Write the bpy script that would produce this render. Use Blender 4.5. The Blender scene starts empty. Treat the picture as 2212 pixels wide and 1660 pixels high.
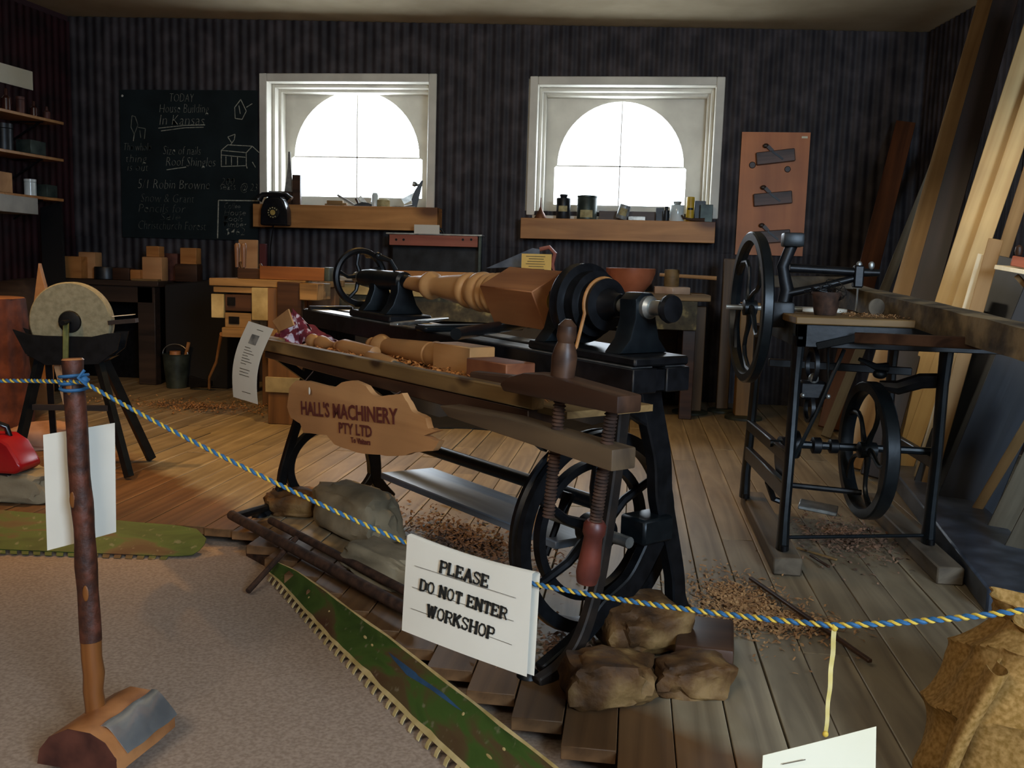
import bpy, bmesh, math, random
from mathutils import Vector, Matrix, noise
V = Vector
rnd = random.Random(7)
S = bpy.context.scene
COL = S.collection

# ------------------------------------------------------------------ camera
FPX, CX, CY, EYE = 2000.0, 1106.0, 830.0, 1.15
YAW, PITCH, ROLL = math.radians(7.3), math.radians(7.0), math.radians(1.7)
f0 = V((-math.sin(YAW), math.cos(YAW), 0)); r0 = V((math.cos(YAW), math.sin(YAW), 0)); z0 = V((0, 0, 1))
FW = math.cos(PITCH) * f0 - math.sin(PITCH) * z0
u0 = math.sin(PITCH) * f0 + math.cos(PITCH) * z0
RT = math.cos(ROLL) * r0 + math.sin(ROLL) * u0
UP = math.cos(ROLL) * u0 - math.sin(ROLL) * r0
C0 = V((0, 0, EYE))
cam = bpy.data.cameras.new('camera'); cam_o = bpy.data.objects.new('camera', cam); COL.objects.link(cam_o)
cam.sensor_width = 36; cam.lens = 36 * FPX / 2212; cam.clip_start = 0.05
m = Matrix((RT, UP, -FW)).transposed().to_4x4(); m.translation = C0
cam_o.matrix_world = m
S.camera = cam_o

# ------------------------------------------------------------------ light
S.view_settings.view_transform = 'Standard'; S.view_settings.look = 'None'
S.view_settings.gamma = 1; S.view_settings.use_curve_mapping = False
S.view_settings.exposure = 0.35
w = bpy.data.worlds.new('sky'); S.world = w; w.use_nodes = True
bg = w.node_tree.nodes['Background']; bg.inputs[0].default_value = (0.80, 0.90, 1.0, 1); bg.inputs[1].default_value = 9.0

def area(name, loc, aim, sx, sy, power, col, spread=math.pi, portal=False):
    l = bpy.data.lights.new(name, 'AREA'); l.shape = 'RECTANGLE'; l.size = sx; l.size_y = sy
    l.energy = power; l.color = col; l.spread = spread
    if portal: l.cycles.is_portal = True
    o = bpy.data.objects.new(name, l); COL.objects.link(o); o.location = loc
    o.rotation_euler = (V(aim) - V(loc)).to_track_quat('-Z', 'Y').to_euler()
    return o
area('daylight_portal', (-2.73, 9.15, 2.25), (-2.73, 0, 2.25), 1.6, 1.3, 1, (1, 1, 1), portal=True)
area('daylight_portal', (-0.17, 9.15, 2.25), (-0.17, 0, 2.25), 1.6, 1.3, 1, (1, 1, 1), portal=True)
# daylight from a doorway behind and to the right of the viewer
# daylight through a doorway behind and to the right, ceiling panel over the visitors, warm track lamps
area('doorway_daylight', (2.3, -1.8, 2.1), (1.4, 3.6, 0.2), 1.3, 1.6, 200, (0.62, 0.80, 1.0))
area('visitor_ceiling_panel', (-1.3, -0.7, 3.3), (-0.9, 1.6, 0.0), 1.8, 1.2, 78, (1.0, 0.86, 0.68))
def spot(name, loc, aim, power, col, ang, size=0.06, blend=0.9):
    l = bpy.data.lights.new(name, 'SPOT'); l.energy = power; l.color = col; l.spot_size = math.radians(ang)
    l.spot_blend = blend; l.shadow_soft_size = size
    o = bpy.data.objects.new(name, l); COL.objects.link(o); o.location = loc
    o.rotation_euler = (V(aim) - V(loc)).to_track_quat('-Z', 'Y').to_euler()
    return o
GOLD = (1.0, 0.56, 0.15)
spot('warm_track_lamp', (-1.2, 5.0, 3.35), (-1.3, 5.6, 0.0), 340, GOLD, 100)
spot('warm_track_lamp', (-3.4, 4.0, 3.35), (-3.6, 5.2, 0.0), 190, (1.0, 0.54, 0.18), 100)
spot('timber_spot_lamp', (1.0, 3.6, 3.3), (2.2, 5.6, 1.0), 230, (1.0, 0.86, 0.62), 44)
spot('ceiling_fill_light', (-0.9, 4.2, 2.6), (-0.9, 8.2, 3.7), 42, (1.0, 0.85, 0.62), 110)  # unseen fill light, added to brighten the ceiling and upper wall

# ------------------------------------------------------------------ pixel rays
def ray(px, py): return FW + (px - CX) / FPX * RT - (py - CY) / FPX * UP
def atZ(px, py, z=0.0): d = ray(px, py); return C0 + d * ((z - EYE) / d.z)
def atY(px, py, y): d = ray(px, py); return C0 + d * (y / d.y)
def atX(px, py, x): d = ray(px, py); return C0 + d * (x / d.x)
def atP(px, py, p, n): d = ray(px, py); return C0 + d * ((V(p) - C0).dot(V(n)) / d.dot(V(n)))

# ------------------------------------------------------------------ mesh builder
class MB:
    def __init__(s): s.v = []; s.f = []
    def add(s, vs, fs):
        k = len(s.v); s.v += [V(p) for p in vs]; s.f += [tuple(i + k for i in f) for f in fs]; return s
    def hexa(s, p):  # 8 points: bottom 4 ccw, top 4
        return s.add(p, [(3, 2, 1, 0), (4, 5, 6, 7), (0, 1, 5, 4), (1, 2, 6, 5), (2, 3, 7, 6), (3, 0, 4, 7)])
    def box(s, x0, x1, y0, y1, z0_, z1, M=None):
        p = [V((x, y, z)) for z in (z0_, z1) for x, y in ((x0, y0), (x1, y0), (x1, y1), (x0, y1))]
        if M is not None: p = [M @ q for q in p]
        return s.hexa(p)
    def bar(s, a, b, w_, h_, up=(0, 0, 1), w2=None, h2=None):
        a, b = V(a), V(b); d = (b - a).normalized(); u = V(up)
        sd = d.cross(u)
        if sd.length < 1e-4: sd = d.cross(V((1, 0, 0)))
        sd.normalize(); u = sd.cross(d).normalized()
        w2 = w_ if w2 is None else w2; h2 = h_ if h2 is None else h2
        p = [a + sd * (i * w_ / 2) + u * (j * h_ / 2) for i, j in ((-1, -1), (1, -1), (1, 1), (-1, 1))]
        q = [b + sd * (i * w2 / 2) + u * (j * h2 / 2) for i, j in ((-1, -1), (1, -1), (1, 1), (-1, 1))]
        return s.hexa(p + q)
    def tube(s, pts, r, n=10, closed=False, flat=None):
        pts = [V(p) for p in pts]; N = len(pts); k = len(s.v)
        rr = r if isinstance(r, (list, tuple)) else [r] * N
        prev = None; ups = []
        for i in range(N):
            if closed: t = pts[(i + 1) % N] - pts[i - 1]
            else: t = pts[min(i + 1, N - 1)] - pts[max(i - 1, 0)]
            t.normalize()
            if prev is None:
                a = t.cross(V((0, 0, 1)));
                if a.length < 0.05: a = t.cross(V((1, 0, 0)))
            else: a = prev - t * prev.dot(t)
            a.normalize(); prev = a; b = t.cross(a)
            for j in range(n):
                an = 2 * math.pi * j / n
                s.v.append(pts[i] + (a * math.cos(an) * (flat or 1) + b * math.sin(an)) * rr[i])
        for i in range(N if closed else N - 1):
            for j in range(n):
                a_, b_ = k + i * n + j, k + i * n + (j + 1) % n
                i2 = (i + 1) % N; c_, d_ = k + i2 * n + (j + 1) % n, k + i2 * n + j
                s.f.append((a_, b_, c_, d_))
        if not closed:
            s.f.append(tuple(k + j for j in range(n))[::-1]); s.f.append(tuple(k + (N - 1) * n + j for j in range(n)))
        return s
    def lathe(s, prof, o, ax=(0, 0, 1), n=24, ref=None):
        o = V(o); ax = V(ax).normalized()
        a = V(ref) if ref else (ax.cross(V((0, 1, 0))) if abs(ax.y) < 0.9 else ax.cross(V((1, 0, 0))))
        a.normalize(); b = ax.cross(a); k = len(s.v)
        for t, r in prof:
            for j in range(n):
                an = 2 * math.pi * j / n
                s.v.append(o + ax * t + (a * math.cos(an) + b * math.sin(an)) * max(r, 1e-5))
        for i in range(len(prof) - 1):
            for j in range(n):
                s.f.append((k + i * n + j, k + i * n + (j + 1) % n, k + (i + 1) * n + (j + 1) % n, k + (i + 1) * n + j))
        if prof[0][1] > 1e-4: s.f.append(tuple(k + j for j in range(n))[::-1])
        if prof[-1][1] > 1e-4: s.f.append(tuple(k + (len(prof) - 1) * n + j for j in range(n)))
        return s
    def rim(s, o, ax, ro, ri, wd, n=48, sec=None):
        # closed ring of rectangular (or given) section: list of (axial, radius)
        o = V(o); ax = V(ax).normalized(); a = ax.cross(V((0, 0, 1)));
        if a.length < 1e-3: a = V((1, 0, 0))
        a.normalize(); b = ax.cross(a); k = len(s.v)
        sec = sec or [(-wd / 2, ri), (-wd / 2, ro), (wd / 2, ro), (wd / 2, ri)]
        m_ = len(sec)
        for j in range(n):
            an = 2 * math.pi * j / n; e = a * math.cos(an) + b * math.sin(an)
            for t, r in sec: s.v.append(o + ax * t + e * r)
        for j in range(n):
            j2 = (j + 1) % n
            for i in range(m_):
                i2 = (i + 1) % m_
                s.f.append((k + j * m_ + i, k + j * m_ + i2, k + j2 * m_ + i2, k + j2 * m_ + i))
        return s
    def prism(s, poly, o, ex, ey, th):
        o, ex, ey = V(o), V(ex), V(ey); en = ex.cross(ey).normalized() * th
        n = len(poly); p = [o + ex * x + ey * y for x, y in poly]
        return s.add(p + [q + en for q in p], [tuple(range(n))[::-1], tuple(range(n, 2 * n))] + [(i, (i + 1) % n, n + (i + 1) % n, n + i) for i in range(n)])
    def ball(s, c, rx, ry=None, rz=None, n=14, m_=9, M=None):
        ry = ry or rx; rz = rz or rx; c = V(c); k = len(s.v)
        for i in range(m_ + 1):
            th = math.pi * i / m_
            for j in range(n):
                ph = 2 * math.pi * j / n
                q = V((rx * math.sin(th) * math.cos(ph), ry * math.sin(th) * math.sin(ph), rz * math.cos(th)))
                s.v.append(c + (M @ q if M is not None else q))
        for i in range(m_):
            for j in range(n):
                s.f.append((k + i * n + j, k + (i + 1) * n + j, k + (i + 1) * n + (j + 1) % n, k + i * n + (j + 1) % n))
        return s
    def grid(s, fn, nu, nv, th=0.0):
        k = len(s.v)
        for i in range(nu + 1):
            for j in range(nv + 1): s.v.append(V(fn(i / nu, j / nv)))
        for i in range(nu):
            for j in range(nv):
                a = k + i * (nv + 1) + j; s.f.append((a, a + nv + 1, a + nv + 2, a + 1))
        return s
    def rock(s, c, sx, sy, sz, seed=0, sub=3, rough=0.28, rot=0, flatb=True):
        bm = bmesh.new(); bmesh.ops.create_icosphere(bm, subdivisions=sub, radius=1)
        R_ = Matrix.Rotation(rot, 3, 'Z'); o = V((seed * 7.3, seed * 3.1, seed * 1.7)); vs = []
        for v_ in bm.verts:
            d = v_.co.normalized()
            # blocky superellipsoid with noise facets
            e = 0.62
            q = V([math.copysign(abs(t) ** e, t) for t in d]); q = q / max(1.0, q.length / 1.25)
            k_ = 1 + rough * noise.noise(d * 1.3 + o) + rough * 0.45 * noise.noise(d * 3.2 + o) + rough * 0.16 * noise.noise(d * 8 + o)
            q = V((q.x * sx, q.y * sy, q.z * sz)) * k_ * 0.86
            if flatb and q.z < -sz * 0.72: q.z = -sz * 0.72
            vs.append(V(c) + R_ @ q + V((0, 0, sz * 0.72 if flatb else 0)))
        s.add(vs, [tuple(v_.index for v_ in f.verts) for f in bm.faces]); bm.free(); return s
    def text(s, txt, o, ex, ey, size, bold=0.0, th=0.0008, sx=1.0, align='CENTER', shear=0.0):
        cu = bpy.data.curves.new('t', 'FONT'); cu.body = txt; cu.size = size; cu.align_x = align; cu.offset = bold
        cu.extrude = th / 2; cu.resolution_u = 2; cu.shear = shear
        to = bpy.data.objects.new('t', cu); COL.objects.link(to)
        dg = bpy.context.evaluated_depsgraph_get(); me = bpy.data.meshes.new_from_object(to.evaluated_get(dg))
        o, ex, ey = V(o), V(ex), V(ey); en = ex.cross(ey)
        s.add([o + ex * v_.co.x * sx + ey * v_.co.y + en * (v_.co.z) for v_ in me.vertices], [tuple(p.vertices) for p in me.polygons])
        bpy.data.objects.remove(to); bpy.data.curves.remove(cu); bpy.data.meshes.remove(me); return s
    def xf(s, M): s.v = [M @ p for p in s.v]; return s

XF = {}
def _mesh(name, mb, mat, bev=0.0, seg=1, solid=0.0):
    me = bpy.data.meshes.new(name); me.from_pydata([tuple(p) for p in mb.v], [], mb.f)
    if bev > 0 or True:
        bm = bmesh.new(); bm.from_mesh(me)
        if bev > 0:
            bmesh.ops.recalc_face_normals(bm, faces=bm.faces)
            ed = [e for e in bm.edges if len(e.link_faces) == 2 and e.calc_face_angle(0) > 0.6]
            bmesh.ops.bevel(bm, geom=ed, offset=bev, segments=seg, affect='EDGES', profile=0.6, clamp_overlap=True)
        if solid > 0:
            bmesh.ops.recalc_face_normals(bm, faces=bm.faces)
            bmesh.ops.solidify(bm, geom=bm.faces[:], thickness=solid)
        bmesh.ops.recalc_face_normals(bm, faces=bm.faces)
        bm.to_mesh(me); bm.free()
    for m_ in (mat if isinstance(mat, (list, tuple)) else [mat]): me.materials.append(m_)
    me.polygons.foreach_set('use_smooth', [True] * len(me.polygons))
    me.set_sharp_from_angle(angle=0.62)
    return me
def thing(name, label, cat, loc=(0, 0, 0), rz=0.0, group=None, M=None):
    o = bpy.data.objects.new(name, None); COL.objects.link(o); o.empty_display_size = 0.1
    M = M if M is not None else Matrix.Translation(V(loc)) @ Matrix.Rotation(rz, 4, 'Z')
    o.matrix_world = M; XF[o] = M
    o['label'] = label; o['category'] = cat
    if group: o['group'] = group
    return o
def part(name, mb, mat, parent, local=False, bev=0.0, seg=1, label=None, kind=None, solid=0.0):
    if not local: mb.xf(XF[parent].inverted())
    o = bpy.data.objects.new(name, _mesh(name, mb, mat, bev, seg, solid)); COL.objects.link(o)
    o.parent = parent; XF[o] = XF[parent]
    if label: o['label'] = label
    if kind: o['kind'] = kind
    return o
def solo(name, mb, mat, label, cat, group=None, bev=0.0, seg=1, kind=None, solid=0.0):
    xs = [p.x for p in mb.v]; ys = [p.y for p in mb.v]; zs = [p.z for p in mb.v]
    c = V(((min(xs) + max(xs)) / 2, (min(ys) + max(ys)) / 2, min(zs)))
    mb.xf(Matrix.Translation(-c))
    o = bpy.data.objects.new(name, _mesh(name, mb, mat, bev, seg, solid)); COL.objects.link(o); o.location = c
    XF[o] = Matrix.Translation(c); o['label'] = label; o['category'] = cat
    if group: o['group'] = group
    if kind: o['kind'] = kind
    return o
def struct(name, mb, mat, bev=0.0):
    o = bpy.data.objects.new(name, _mesh(name, mb, mat, bev)); COL.objects.link(o); o['kind'] = 'structure'
    XF[o] = Matrix.Identity(4); return o

# ------------------------------------------------------------------ materials
def lin(h):
    h = h.lstrip('#'); r = [int(h[i:i + 2], 16) / 255 for i in (0, 2, 4)]
    return tuple(((c / 12.92) if c <= 0.04045 else ((c + 0.055) / 1.055) ** 2.4) for c in r) + (1,)
def _base(name, rough, metal=0.0, spec=0.5):
    m_ = bpy.data.materials.new(name); m_.use_nodes = True; nt = m_.node_tree; b = nt.nodes['Principled BSDF']
    b.inputs['Roughness'].default_value = rough; b.inputs['Metallic'].default_value = metal
    b.inputs['Specular IOR Level'].default_value = spec
    return m_, nt, b
def _noise(nt, scale, det=4, mp=None, dist=0.0):
    tc = nt.nodes.new('ShaderNodeTexCoord'); mpn = nt.nodes.new('ShaderNodeMapping'); n = nt.nodes.new('ShaderNodeTexNoise')
    nt.links.new(tc.outputs['Object'], mpn.inputs[0]); nt.links.new(mpn.outputs[0], n.inputs[0])
    mpn.inputs['Scale'].default_value = mp or (1, 1, 1)
    n.inputs['Scale'].default_value = scale; n.inputs['Detail'].default_value = det; n.inputs['Distortion'].default_value = dist
    return n
def _ramp(nt, src, stops):
    r = nt.nodes.new('ShaderNodeValToRGB'); nt.links.new(src, r.inputs[0]); e = r.color_ramp.elements
    e[0].position, e[0].color = stops[0][0], stops[0][1]; e[1].position, e[1].color = stops[-1][0], stops[-1][1]
    for p, c in stops[1:-1]:
        x = e.new(p); x.color = c
    return r
def _bump(nt, b, src, st, dist=0.01):
    n = nt.nodes.new('ShaderNodeBump'); n.inputs['Strength'].default_value = st; n.inputs['Distance'].default_value = dist
    nt.links.new(src, n.inputs['Height']); nt.links.new(n.outputs[0], b.inputs['Normal'])
def wood(name, dark, light, axis='y', rough=0.55, scale=14, var=0.0, knots=None, bump=0.25, spec=0.4, stretch=0.07):
    m_, nt, b = _base(name, rough, 0, spec)
    mp = {'x': (stretch, 1, 1), 'y': (1, stretch, 1), 'z': (1, 1, stretch)}[axis]
    n = _noise(nt, scale, 6, mp, 1.2); r = _ramp(nt, n.outputs[0], [(0.32, lin(dark)), (0.66, lin(light))])
    n2 = _noise(nt, 2.2, 3); mx = nt.nodes.new('ShaderNodeMixRGB'); mx.blend_type = 'MULTIPLY'; mx.inputs[0].default_value = 0.45
    r2 = _ramp(nt, n2.outputs[0], [(0.3, (0.45, 0.42, 0.40, 1)), (0.65, (1.15, 1.12, 1.1, 1))])
    nt.links.new(r.outputs[0], mx.inputs[1]); nt.links.new(r2.outputs[0], mx.inputs[2]); out = mx.outputs[0]
    if knots:
        vo = nt.nodes.new('ShaderNodeTexVoronoi'); tc = nt.nodes.new('ShaderNodeTexCoord'); mpn = nt.nodes.new('ShaderNodeMapping')
        mpn.inputs['Scale'].default_value = {'x': (.5, 1, 1), 'y': (1, .5, 1), 'z': (1, 1, .5)}[axis]
        nt.links.new(tc.outputs['Object'], mpn.inputs[0]); nt.links.new(mpn.outputs[0], vo.inputs[0]); vo.inputs['Scale'].default_value = knots
        kr = _ramp(nt, vo.outputs['Distance'], [(0.10, (0.16, 0.09, 0.05, 1)), (0.24, (1, 1, 1, 1))])
        m2 = nt.nodes.new('ShaderNodeMixRGB'); m2.blend_type = 'MULTIPLY'; m2.inputs[0].default_value = 0.85
        nt.links.new(out, m2.inputs[1]); nt.links.new(kr.outputs[0], m2.inputs[2]); out = m2.outputs[0]
    if var > 0:
        oi = nt.nodes.new('ShaderNodeObjectInfo'); hs = nt.nodes.new('ShaderNodeHueSaturation'); mr = nt.nodes.new('ShaderNodeMapRange')
        mr.inputs[3].default_value = 1 - var; mr.inputs[4].default_value = 1 + var
        nt.links.new(oi.outputs['Random'], mr.inputs[0]); nt.links.new(mr.outputs[0], hs.inputs['Value']); nt.links.new(out, hs.inputs['Color']); out = hs.outputs[0]
    nt.links.new(out, b.inputs['Base Color'])
    if bump: _bump(nt, b, n.outputs[0], bump, 0.004)
    return m_
def mottle(name, a, c, scale=8, rough=0.6, metal=0.0, bump=0.2, spec=0.5, det=5, mid=None, bd=0.004, lo=0.35, hi=0.65):
    m_, nt, b = _base(name, rough, metal, spec); n = _noise(nt, scale, det)
    st = [(lo, lin(a)), (hi, lin(c))]
    if mid: st.insert(1, ((lo + hi) / 2, lin(mid)))
    r = _ramp(nt, n.outputs[0], st); nt.links.new(r.outputs[0], b.inputs['Base Color'])
    if bump: _bump(nt, b, n.outputs[0], bump, bd)
    return m_
def plain(name, c, rough=0.6, metal=0.0, spec=0.5):
    m_, nt, b = _base(name, rough, metal, spec); b.inputs['Base Color'].default_value = lin(c)
    n = _noise(nt, 40, 2); _bump(nt, b, n.outputs[0], 0.05, 0.001); return m_
# ------------------------------------------------------------------ palette
M_plank = wood('weathered_floor_plank', '#6f6350', '#aa9c80', 'y', 0.5, 9, var=0.16, bump=0.35, spec=0.45)
def _stain(m_):
    nt = m_.node_tree; b = nt.nodes['Principled BSDF']; src = b.inputs['Base Color'].links[0].from_socket
    g = nt.nodes.new('ShaderNodeNewGeometry'); sp = nt.nodes.new('ShaderNodeSeparateXYZ'); nt.links.new(g.outputs['Position'], sp.inputs[0])
    def mth(op, a, c):
        n = nt.nodes.new('ShaderNodeMath'); n.operation = op
        for i, v_ in enumerate((a, c)):
            if isinstance(v_, (int, float)): n.inputs[i].default_value = v_
            else: nt.links.new(v_, n.inputs[i])
        return n.outputs[0]
    nz_ = nt.nodes.new('ShaderNodeTexNoise'); nz_.inputs['Scale'].default_value = 5; nt.links.new(g.outputs['Position'], nz_.inputs[0])
    d_ = mth('SUBTRACT', sp.outputs[1], mth('SUBTRACT', 2.09, mth('MULTIPLY', sp.outputs[0], 0.885)))
    d_ = mth('ADD', d_, mth('MULTIPLY', nz_.outputs[0], 0.25)); d2 = mth('MAXIMUM', d_, mth('SUBTRACT', mth('MULTIPLY', sp.outputs[0], 2.2), 0.45))
    mr = nt.nodes.new('ShaderNodeMapRange'); nt.links.new(d2, mr.inputs[0]); mr.inputs[1].default_value = 0.42; mr.inputs[2].default_value = 0.58; mr.inputs[3].default_value = 0.9; mr.inputs[4].default_value = 0.0
    mx = nt.nodes.new('ShaderNodeMixRGB'); mx.blend_type = 'MULTIPLY'; mx.inputs[2].default_value = (0.50, 0.27, 0.13, 1)
    nt.links.new(mr.outputs[0], mx.inputs[0]); nt.links.new(src, mx.inputs[1]); nt.links.new(mx.outputs[0], b.inputs['Base Color'])
_stain(M_plank)
M_irl = mottle('dark_red_painted_iron', '#1c0b0e', '#331418', 5, 0.6, 0.0, 0.15, 0.3)
M_carpet = mottle('grey_tan_carpet', '#8f7c6c', '#a89483', 90, 0.95, bump=0.5, bd=0.003, spec=0.1)
M_iron = mottle('dark_corrugated_iron', '#231f23', '#423b3d', 5, 0.62, 0.0, 0.15, 0.3, mid='#302b2d')
M_ceil = mottle('cream_ceiling_paint', '#a89a7e', '#b4a68a', 3, 0.9, bump=0.03, spec=0.1)
M_rend = plain('dark_red_wall', '#3a2024', 0.9)
M_white = mottle('white_joinery_paint', '#c4bfb2', '#d6d1c3', 4, 0.5, bump=0.05)
M_pine = wood('fresh_pine', '#9a6432', '#c48a4e', 'x', 0.5, 8, knots=2.6, bump=0.15)
M_cast = mottle('black_cast_iron', '#0a0b0d', '#16171a', 22, 0.40, 0.25, 0.25, 0.35)
M_castb = mottle('dark_blue_green_cast_iron', '#0d1216', '#151b1e', 22, 0.36, 0.3, 0.2, 0.4)
M_steel = mottle('worn_bright_steel', '#8a8c8a', '#b4b6b2', 20, 0.42, 0.85, 0.1)
M_rust = mottle('rusty_iron', '#2c1d16', '#51382a', 30, 0.75, 0.3, 0.4)
M_glass = bpy.data.materials.new('window_glass'); M_glass.use_nodes = True
nt = M_glass.node_tree; nt.nodes.clear(); o_ = nt.nodes.new('ShaderNodeOutputMaterial'); mx = nt.nodes.new('ShaderNodeMixShader')
tr = nt.nodes.new('ShaderNodeBsdfTransparent'); gl = nt.nodes.new('ShaderNodeBsdfGlossy'); gl.inputs['Roughness'].default_value = 0.02
mx.inputs[0].default_value = 0.06; nt.links.new(tr.outputs[0], mx.inputs[1]); nt.links.new(gl.outputs[0], mx.inputs[2]); nt.links.new(mx.outputs[0], o_.inputs[0])

# ------------------------------------------------------------------ room shell
YB = 8.6; ZC = 3.40
def cz(x): return 3.325 - 0.0215 * x
def xl(y): return -5.5 - (YB - y) * 0.125
def xr(y): return 2.40 + (YB - y) * 0.139
YF = -3.0
# openings in the back wall: x0, x1, z0, z1
WIN = [(-3.50, -1.95, 1.66, 2.84), (-0.94, 0.64, 1.66, 2.82)]
wb = MB(); y0, y1 = YB + 0.03, YB + 0.45
wb.box(-6.2, WIN[0][0], y0, y1, -0.1, ZC + 0.1).box(WIN[0][1], WIN[1][0], y0, y1, -0.1, ZC + 0.1).box(WIN[1][1], 3.2, y0, y1, -0.1, ZC + 0.1)
for a, b, c, d in WIN: wb.box(a, b, y0, y1, -0.1, c).box(a, b, y0, y1, d, ZC + 0.1)
wall_back = struct('wall_back', wb, M_white)
def corr(x0, x1, z0_, z1, y, pitch=0.086, amp=0.0075, nz=1, wob=0.0, P=None):
    n = max(4, int((x1 - x0) / pitch * 8)); mb = MB()
    def fn(u, v):
        x = x0 + (x1 - x0) * u; zt_ = (cz(x) - 0.004 if (z1 > 3 and not P) else z1); z = z0_ + (zt_ - z0_) * v
        yy = y + amp * math.cos(2 * math.pi * x / pitch)
        return P(x, yy, z) if P else (x, yy, z)
    return mb.grid(fn, n, nz)
SH = []
# columns of sheets; (x0,x1,[(z0,z1)...], offset)
def sheet(x0, x1, a, b, off, parent=None, P=None):
    b = b if b < 3 else cz((x0 + x1) / 2) - 0.012 - 0.01 * off * 100 % 0.02
    part('corrugated_sheet', corr(x0, x1, a, b, YB - off, P=P), M_iron, parent or wall_back, local=True, solid=0.0015)
lap = 1.40
for i, (xa, xb, tp) in enumerate([(-5.52, -4.72, 3.42), (-4.76, -3.99, 3.40), (-4.03, -3.575, 3.40)]):
    sheet(xa, xb, lap - 0.04, tp, 0.012 + 0.004 * (i % 2)); sheet(xa, xb, 0, lap, 0.004 + 0.004 * (i % 2))
sheet(-3.62, -2.76, 2.90, 3.385, 0.016); sheet(-2.80, -1.86, 2.90, 3.385, 0.010)
sheet(-3.62, -2.76, 0, 1.70, 0.008); sheet(-2.80, -1.86, 0, 1.70, 0.003)
sheet(-1.90, -1.03, lap - 0.04, 3.37, 0.014); sheet(-1.90, -1.03, 0, lap, 0.004)
sheet(-1.07, -0.14, 2.88, 3.37, 0.010); sheet(-0.18, 0.74, 2.88, 3.37, 0.016)
sheet(-1.07, -0.14, 0, 1.70, 0.003); sheet(-0.18, 0.74, 0, 1.70, 0.008)
sheet(0.70, 1.60, lap - 0.04, 3.375, 0.017); sheet(0.70, 1.60, 0, lap, 0.004)
sheet(1.56, 2.42, lap - 0.04, 3.36, 0.010); sheet(1.56, 2.42, 0, lap, 0.002)
def wallq(name, pa, pb, th, side):
    a, b = V(pa), V(pb); n = V((b.y - a.y, a.x - b.x)).normalized() * side * th
    mb = MB(); mb.hexa([V((p[0], p[1], z)) for z in (-0.1, ZC + 0.1) for p in (a, b, b + n, a + n)])
    return struct(name, mb, M_rend)
wl = wallq('wall_left', (xl(YF), YF), (xl(YB + 0.1), YB + 0.1), 0.12, -1)
wr = wallq('wall_right', (xr(YF), YF), (xr(YB + 0.1), YB + 0.1), 0.12, 1)
sl = V((-xl(YB) + xl(0), 0, 0))
dr = V((2.40 - xr(0), YB, 0)).normalized()
for i in range(6):
    y1_ = YB - i * 0.84; 
    P = lambda x, yy, z: V((2.40, YB, 0)) - dr * x + V((-dr.y, dr.x, 0)) * (yy) + V((0, 0, z))
    part('corrugated_sheet', corr(i * 0.84 - 0.04, i * 0.84 + 0.84, 0, 3.268 - 0.016*0 * i, 0.016 + 0.004 * (i % 2), P=P), M_iron, wr, local=True, solid=0.0015)
dl = V((-5.5 - xl(0), YB, 0)).normalized()
for i in range(5):
    P = lambda x, yy, z: V((-5.5, YB, 0)) - dl * x - V((-dl.y, dl.x, 0)) * (yy) + V((0, 0, z))
    part('corrugated_sheet', corr(i * 0.84 - 0.04, i * 0.84 + 0.84, 0, 3.39, 0.016 + 0.004 * (i % 2), P=P), M_irl, wl, local=True, solid=0.0015)
cmb = MB(); cmb.hexa([V((x, y, cz(x) + dz)) for dz in (0, 0.1) for x, y in ((-7.5, YF - 0.1), (4.5, YF - 0.1), (4.5, YB + 0.5), (-7.5, YB + 0.5))]); struct('ceiling', cmb, M_ceil)
struct('wall_front', MB().box(-7.5, 4.5, YF - 0.12, YF, -0.1, ZC + 0.1), M_ceil)

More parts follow.
